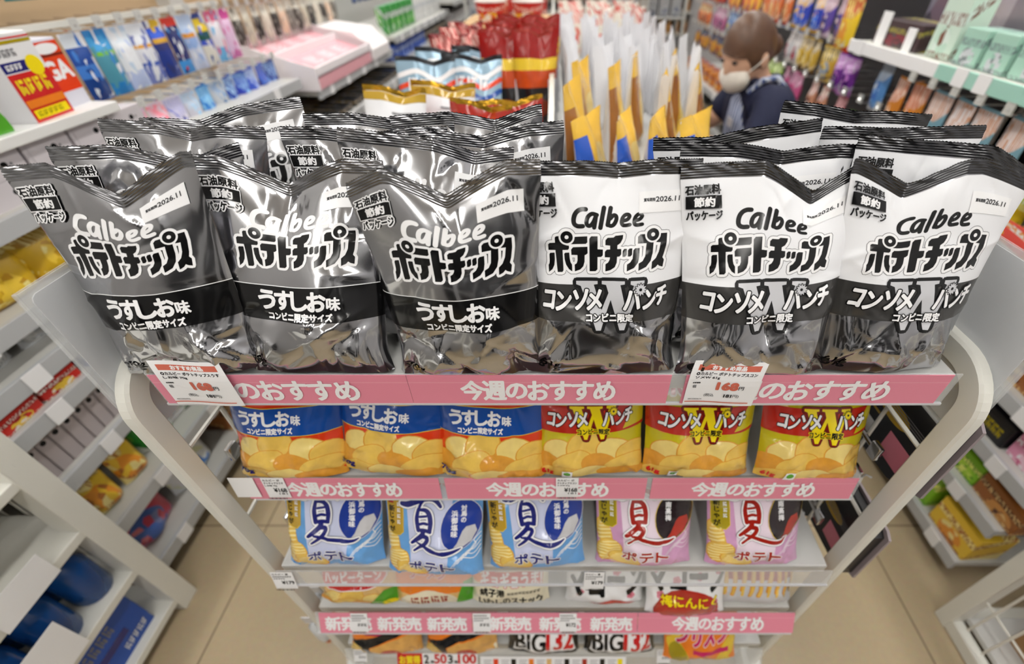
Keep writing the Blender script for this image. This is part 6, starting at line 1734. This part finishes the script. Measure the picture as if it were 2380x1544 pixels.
for i, x in enumerate((-0.62, 0.62, 1.0)):
    t = thing('wire_stand', ['pale wire stand beyond the island by the stationery aisle','pale wire stand beyond the island beside the cream bags','pale wire stand at the end of the candy aisle'][i], 'stand', (x, 4.95, 0))
    for (dx, dy) in ((-0.17,0),(0.17,0),(-0.17,0.3),(0.17,0.3)):
        mb = MB(); mb.tube([(dx,dy,0),(dx,dy,1.45)], 0.014, 8); link('post', mb.mesh('post', M_FIX), t)
    for z in (0.3,0.6,0.9,1.2):
        mb = MB(); mb.rbox(-0.18,0.18,0,0.3,z-0.012,z,0.003); link('tray', mb.mesh('tray', M_FIX), t)
    for j, z in enumerate((0.6,0.9,1.2)):
        for q in range(3):
            put('stand_box', carton_mesh(0.09,0.12,0.14,A('art_stand_%d' % i,[(170,170,172),(120,126,140),(200,200,200),(90,90,96)],'blobs',3),'stand_box_%d' % i), 'grey box on the '+['first','second','third'][i]+' wire stand beyond the island', 'box', (x-0.11+0.11*q, 5.1, z), 'F', 'grey boxes on wire stand '+'abc'[i])
# ------------------------------------------------------------------ shop clerk kneeling in the candy aisle
def skin_mesh(name, chains, mats, sub=2):
    """chains: list of lists of (point, radius); first point of later chains may repeat an earlier joint to branch"""
    verts, edges, rad, idx = [], [], [], {}
    for ch in chains:
        prev = None
        for p, r in ch:
            key = tuple(round(c, 4) for c in p)
            if key not in idx:
                idx[key] = len(verts); verts.append(p); rad.append(r)
            i = idx[key]
            if prev is not None and prev != i: edges.append((prev, i))
            prev = i
    me = bpy.data.meshes.new(name); me.from_pydata(verts, edges, [])
    o = bpy.data.objects.new(name, me); COL.objects.link(o)
    sk = o.modifiers.new('skin', 'SKIN'); sk.use_smooth_shade = True
    for i, v in enumerate(me.skin_vertices[0].data):
        r = rad[i]; v.radius = r if isinstance(r, tuple) else (r, r); v.use_root = (i == 0)
    sb = o.modifiers.new('sub', 'SUBSURF'); sb.levels = sub; sb.render_levels = sub
    dg = bpy.context.evaluated_depsgraph_get()
    m2 = bpy.data.meshes.new_from_object(o.evaluated_get(dg))
    bpy.data.objects.remove(o)
    m2.name = name
    m2.materials.clear()
    m2.materials.append(mats)
    return m2
def clerk():
    t = thing('person', 'shop clerk in navy shirt, striped apron and face mask kneeling in the candy aisle', 'person', (0.80, 1.92, 0))
    M_SKIN = mat('skin', (214,168,140), 0.5); M_NAVY = mat('navy_shirt', (20,26,56), 0.8); M_HAIR = mat('brown_hair', (88,60,42), 0.4, noise=0.35, nscale=40)
    M_MASK = mat('mask_cloth', (226,218,206), 0.8); M_TROU = mat('dark_trousers', (30,32,40), 0.8)
    st = bpy.data.materials.new('striped_apron'); st.use_nodes = True
    nt = st.node_tree; b = nt.nodes['Principled BSDF']; b.inputs['Roughness'].default_value = 0.8
    tc = nt.nodes.new('ShaderNodeTexCoord'); wv = nt.nodes.new('ShaderNodeTexWave'); wv.inputs['Scale'].default_value = 22; wv.bands_direction = 'Y'
    rp_ = nt.nodes.new('ShaderNodeValToRGB'); rp_.color_ramp.interpolation = 'CONSTANT'; rp_.color_ramp.elements[0].color = lin((84,100,150)); rp_.color_ramp.elements[1].position = 0.5; rp_.color_ramp.elements[1].color = lin((206,212,226))
    nt.links.new(tc.outputs['Object'], wv.inputs['Vector']); nt.links.new(wv.outputs['Fac'], rp_.inputs[0]); nt.links.new(rp_.outputs[0], b.inputs['Base Color'])
    def L(x, y, z): return (x-0.86, y-1.92, z)
    hd = Vector((0.755, 1.90, 1.055))
    # one continuous body: pelvis -> spine -> neck -> head, arms with hands, kneeling legs
    body = [[(L(0.98,1.92,0.47),0.13),(L(0.96,1.92,0.60),0.105),(L(0.91,1.92,0.76),0.105),(L(0.865,1.92,0.89),0.085),(L(0.835,1.915,0.955),0.055),(L(0.805,1.91,0.99),0.048),(L(0.775,1.905,1.03),0.075),(L(0.760,1.90,1.07),0.088),(L(0.757,1.90,1.11),0.07)]]
    hands = {}
    for s, sh, el, wr, hn in ((-1, (0.855,1.76,0.915), (0.765,1.70,0.745), (0.545,1.735,0.825), (0.485,1.765,0.845)), (1, (0.85,2.08,0.915), (0.735,2.10,0.775), (0.575,1.985,0.845), (0.515,1.945,0.855))):
        body.append([(L(0.865,1.92,0.89),0.085),(L(sh[0],1.92+(sh[1]-1.92)*.7,sh[2]-.01),0.050),(L(*sh),0.046)] + [(L(*[sh[i]+(el[i]-sh[i])*f for i in range(3)]), r) for f, r in ((.5,.045),(1.0,.040))] + [(L(*[el[i]+(wr[i]-el[i])*f for i in range(3)]), r) for f, r in ((.35,.038),(1.0,.025))] + [(L(*hn),(0.034,0.020))])
        h, w_ = Vector(hn), Vector(wr)
        dr = (h-w_).normalized(); side = dr.cross(Vector((0,0,1))).normalized(); up = side.cross(dr)
        for k, (o_, ln) in enumerate(((-.026,.062),(-.009,.072),(.009,.068),(.025,.052))):
            b0 = h + side*o_ + dr*.012
            body.append([(L(*hn),(0.034,0.020)),(L(*b0),0.0095),(L(*(b0+dr*ln*.45-up*.004)),0.009),(L(*(b0+dr*ln*.75-up*.018)),0.0085),(L(*(b0+dr*ln*.85-up*.034)),0.0075)])
        q = w_ + (h-w_)*.45 - side*s*.02
        body.append([(L(*hn),(0.034,0.020)),(L(*(q-side*s*.018+dr*.01)),0.011),(L(*(q-side*s*.030+dr*.035-up*.012)),0.0095),(L(*(q-side*s*.026+dr*.055-up*.022)),0.008)])
    for s in (-1, 1):
        body.append([(L(0.98,1.92,0.47),0.13),(L(0.93,1.92+s*.09,0.40),0.095),(L(0.80,1.92+s*.11,0.22),0.075),(L(0.70,1.92+s*.11,0.075),0.06),(L(0.86,1.92+s*.11,0.055),0.052),(L(1.06,1.92+s*.11,0.05),0.036),(L(1.13,1.92+s*.11,0.035),0.03)])
    link('body', skin_mesh('body', body, M_SKIN), t)
    # clothes follow the body
    shirt = [[(L(0.99,1.92,0.40),0.168),(L(0.985,1.92,0.50),0.160),(L(0.96,1.92,0.60),0.142),(L(0.91,1.92,0.76),0.146),(L(0.868,1.92,0.885),0.128),(L(0.842,1.915,0.945),0.092),(L(0.832,1.915,0.972),0.076)]]
    for s, sh, el in ((-1, (0.855,1.76,0.915), (0.765,1.70,0.745)), (1, (0.85,2.08,0.915), (0.735,2.10,0.775))):
        shirt.append([(L(0.868,1.92,0.885),0.128),(L(sh[0],1.92+(sh[1]-1.92)*.7,sh[2]),0.092),(L(*sh),0.080),(L(*[sh[i]+(el[i]-sh[i])*.55 for i in range(3)]),0.064),(L(*[sh[i]+(el[i]-sh[i])*.85 for i in range(3)]),0.060)])
    link('shirt', skin_mesh('shirt', shirt, M_NAVY), t)
    col = MB(); n = 16
    for k in range(n):
        a = 2*pi*k/n
    ring = [Vector(L(0.828+0.064*cos(a), 1.914+0.066*sin(a), 0.965+0.02*cos(a)*-1)) for a in [2*pi*k/n for k in range(n+1)]]
    col.tube(ring, 0.014, 8); link('collar', col.mesh('collar', M_NAVY, True), t)
    tr = []
    for s in (-1, 1):
        tr.append([(L(0.985,1.92,0.46),0.15),(L(0.93,1.92+s*.09,0.40),0.108),(L(0.80,1.92+s*.11,0.22),0.086),(L(0.70,1.92+s*.11,0.085),0.070),(L(0.86,1.92+s*.11,0.062),0.060),(L(1.04,1.92+s*.11,0.055),0.046)])
    link('trousers', skin_mesh('trousers', tr, M_TROU), t)
    # apron: front panel hanging from the chest, side tie at the back
    mb = MB()
    rows = [(0.775,0.945,0.055),(0.755,0.90,0.10),(0.752,0.80,0.15),(0.765,0.70,0.17),(0.79,0.58,0.18),(0.80,0.46,0.19)]
    vs, fs = [], []
    m_ = 9
    for th in (0, 0.006):
        for (x, z, hw) in rows:
            for k in range(m_):
                u = -1+2*k/(m_-1)
                vs.append(L(x-th+0.075*u*u*(hw/0.15), 1.92+u*hw, z))
    nr = len(rows)
    for q in range(2):
        for j in range(nr-1):
            for k in range(m_-1):
                a = q*nr*m_+j*m_+k; f = (a, a+1, a+m_+1, a+m_)
                fs.append(f if q else f[::-1])
    mb.add(vs, fs); link('apron', mb.mesh('apron', st, True), t)
    mb = MB(); mb.tube([L(0.782,1.86,0.94),L(0.81,1.83,0.985),L(0.87,1.85,0.99),L(0.93,1.84,0.93),L(1.02,1.83,0.78),L(1.085,1.86,0.62)], 0.011, 8); link('apron_strap', mb.mesh('apron_strap', st, True), t)
    mb = MB(); mb.rbox(-0.004,0.0,-0.026,0.026,-0.012,0.02,0.001); o = link('name_badge', mb.mesh('name_badge', M_LGREY), t); o.location = L(0.742,1.87,0.83)
    # head shape: face, ears, hair, mask
    Rh = Matrix.Rotation(R(26), 3, 'Z') @ Matrix.Rotation(R(-20), 3, 'Y')       # chin down, facing -X
    def H(x, y, z):
        v = Rh @ Vector((x, y, z)); return (hd.x+v.x-0.86, hd.y+v.y-1.92, hd.z+v.z)
    def blob(name, f, m, nu=28, nv=18, par=t):
        mb = MB(); vs = []
        for j in range(nv+1):
            th = pi*j/nv
            for i in range(nu):
                ph = 2*pi*i/nu
                vs.append(H(*f(sin(th)*cos(ph), sin(th)*sin(ph), cos(th))))
        fs = [(j*nu+i, j*nu+(i+1) % nu, (j+1)*nu+(i+1) % nu, (j+1)*nu+i) for j in range(nv) for i in range(nu)]
        mb.add(vs, fs); return link(name, mb.mesh(name, m, True), par)
    def face(x, y, z):
        # brow, nose and chin on the -X side
        r = 1.0
        fx = x*0.095 if x > 0 else x*0.088
        if x < 0:
            nose = math.exp(-((y/0.16)**2)) * math.exp(-(((z+0.12)/0.16)**2))
            chin = math.exp(-((y/0.35)**2)) * math.exp(-(((z+0.75)/0.2)**2))
            eye = math.exp(-(((abs(y)-0.36)/0.16)**2)) * math.exp(-(((z-0.08)/0.12)**2))
            fx -= 0.020*nose + 0.012*chin - 0.008*eye
        return (fx, y*(0.074 - 0.014*max(0,-z)), z*0.112)
    blob('face', face, M_SKIN)
    for s in (-1, 1):
        o = blob('ear', lambda x, y, z, s=s: (0.012+x*0.018, s*0.075+y*0.008, -0.012+z*0.030), M_SKIN, 10, 8)
        blob('eye', lambda x, y, z, s=s: (-0.079+x*0.006, s*0.030+y*0.012, 0.010+z*0.006), mat('eye_dark', (30,22,20), 0.2), 10, 8)
    blob('mask', lambda x, y, z: ((-0.054+x*(0.044+0.010*math.exp(-(y/0.3)**2))) if x < 0 else -0.054+x*0.03, y*(0.068-0.010*max(0,-z)), -0.056+z*0.050), M_MASK, 22, 14)
    for s in (-1, 1):
        mb = MB(); mb.tube([H(-0.055,s*0.064,-0.03),H(-0.02,s*0.078,-0.015),H(0.02,s*0.083,0.0)], 0.002, 6); link('mask_loop', mb.mesh('mask_loop', M_MASK), t)
    def hair(x, y, z):
        w_ = 1.0 + 0.03*sin(9*y)*(1-abs(z))
        zz = z*0.122 if z > 0 else z*0.085
        if x < -0.10: zz = max(zz, 0.030 - 0.03*max(0, -y-.1)) if (abs(y) < 0.72 or x < -0.6) else max(zz, -0.045)
        return ((0.012+x*0.102)*w_ if x > 0 else 0.012+x*0.104, y*0.081*w_, zz+0.008)
    blob('hair', hair, M_HAIR, 36, 24)
    blob('hair_bun', lambda x, y, z: (0.120+x*0.036, y*0.034, -0.022+z*0.040), M_HAIR, 16, 12)
    return t
clerk()
# sheet in the clerk's hands
mb = MB()
vs = []
for i in range(9):
    for j in range(5):
        u, v = i/8, j/4
        vs.append((0.40+0.13*u, 1.74+0.20*v, 0.835+0.02*sin(u*3)+0.012*sin(v*5)))
nn = len(vs); vs += [(a, b, c+0.0012) for a, b, c in vs]
fs = [(i*5+j, i*5+j+1, (i+1)*5+j+1, (i+1)*5+j) for i in range(8) for j in range(4)]
fs += [tuple(q+nn for q in f[::-1]) for f in fs]
mb.add(vs, fs)
tag(link('paper_sheet', mb.mesh('paper_sheet', mat('sheet_white', (244,240,242), 0.5), True)), 'white sheet held in the hands of the kneeling clerk', 'sheet')
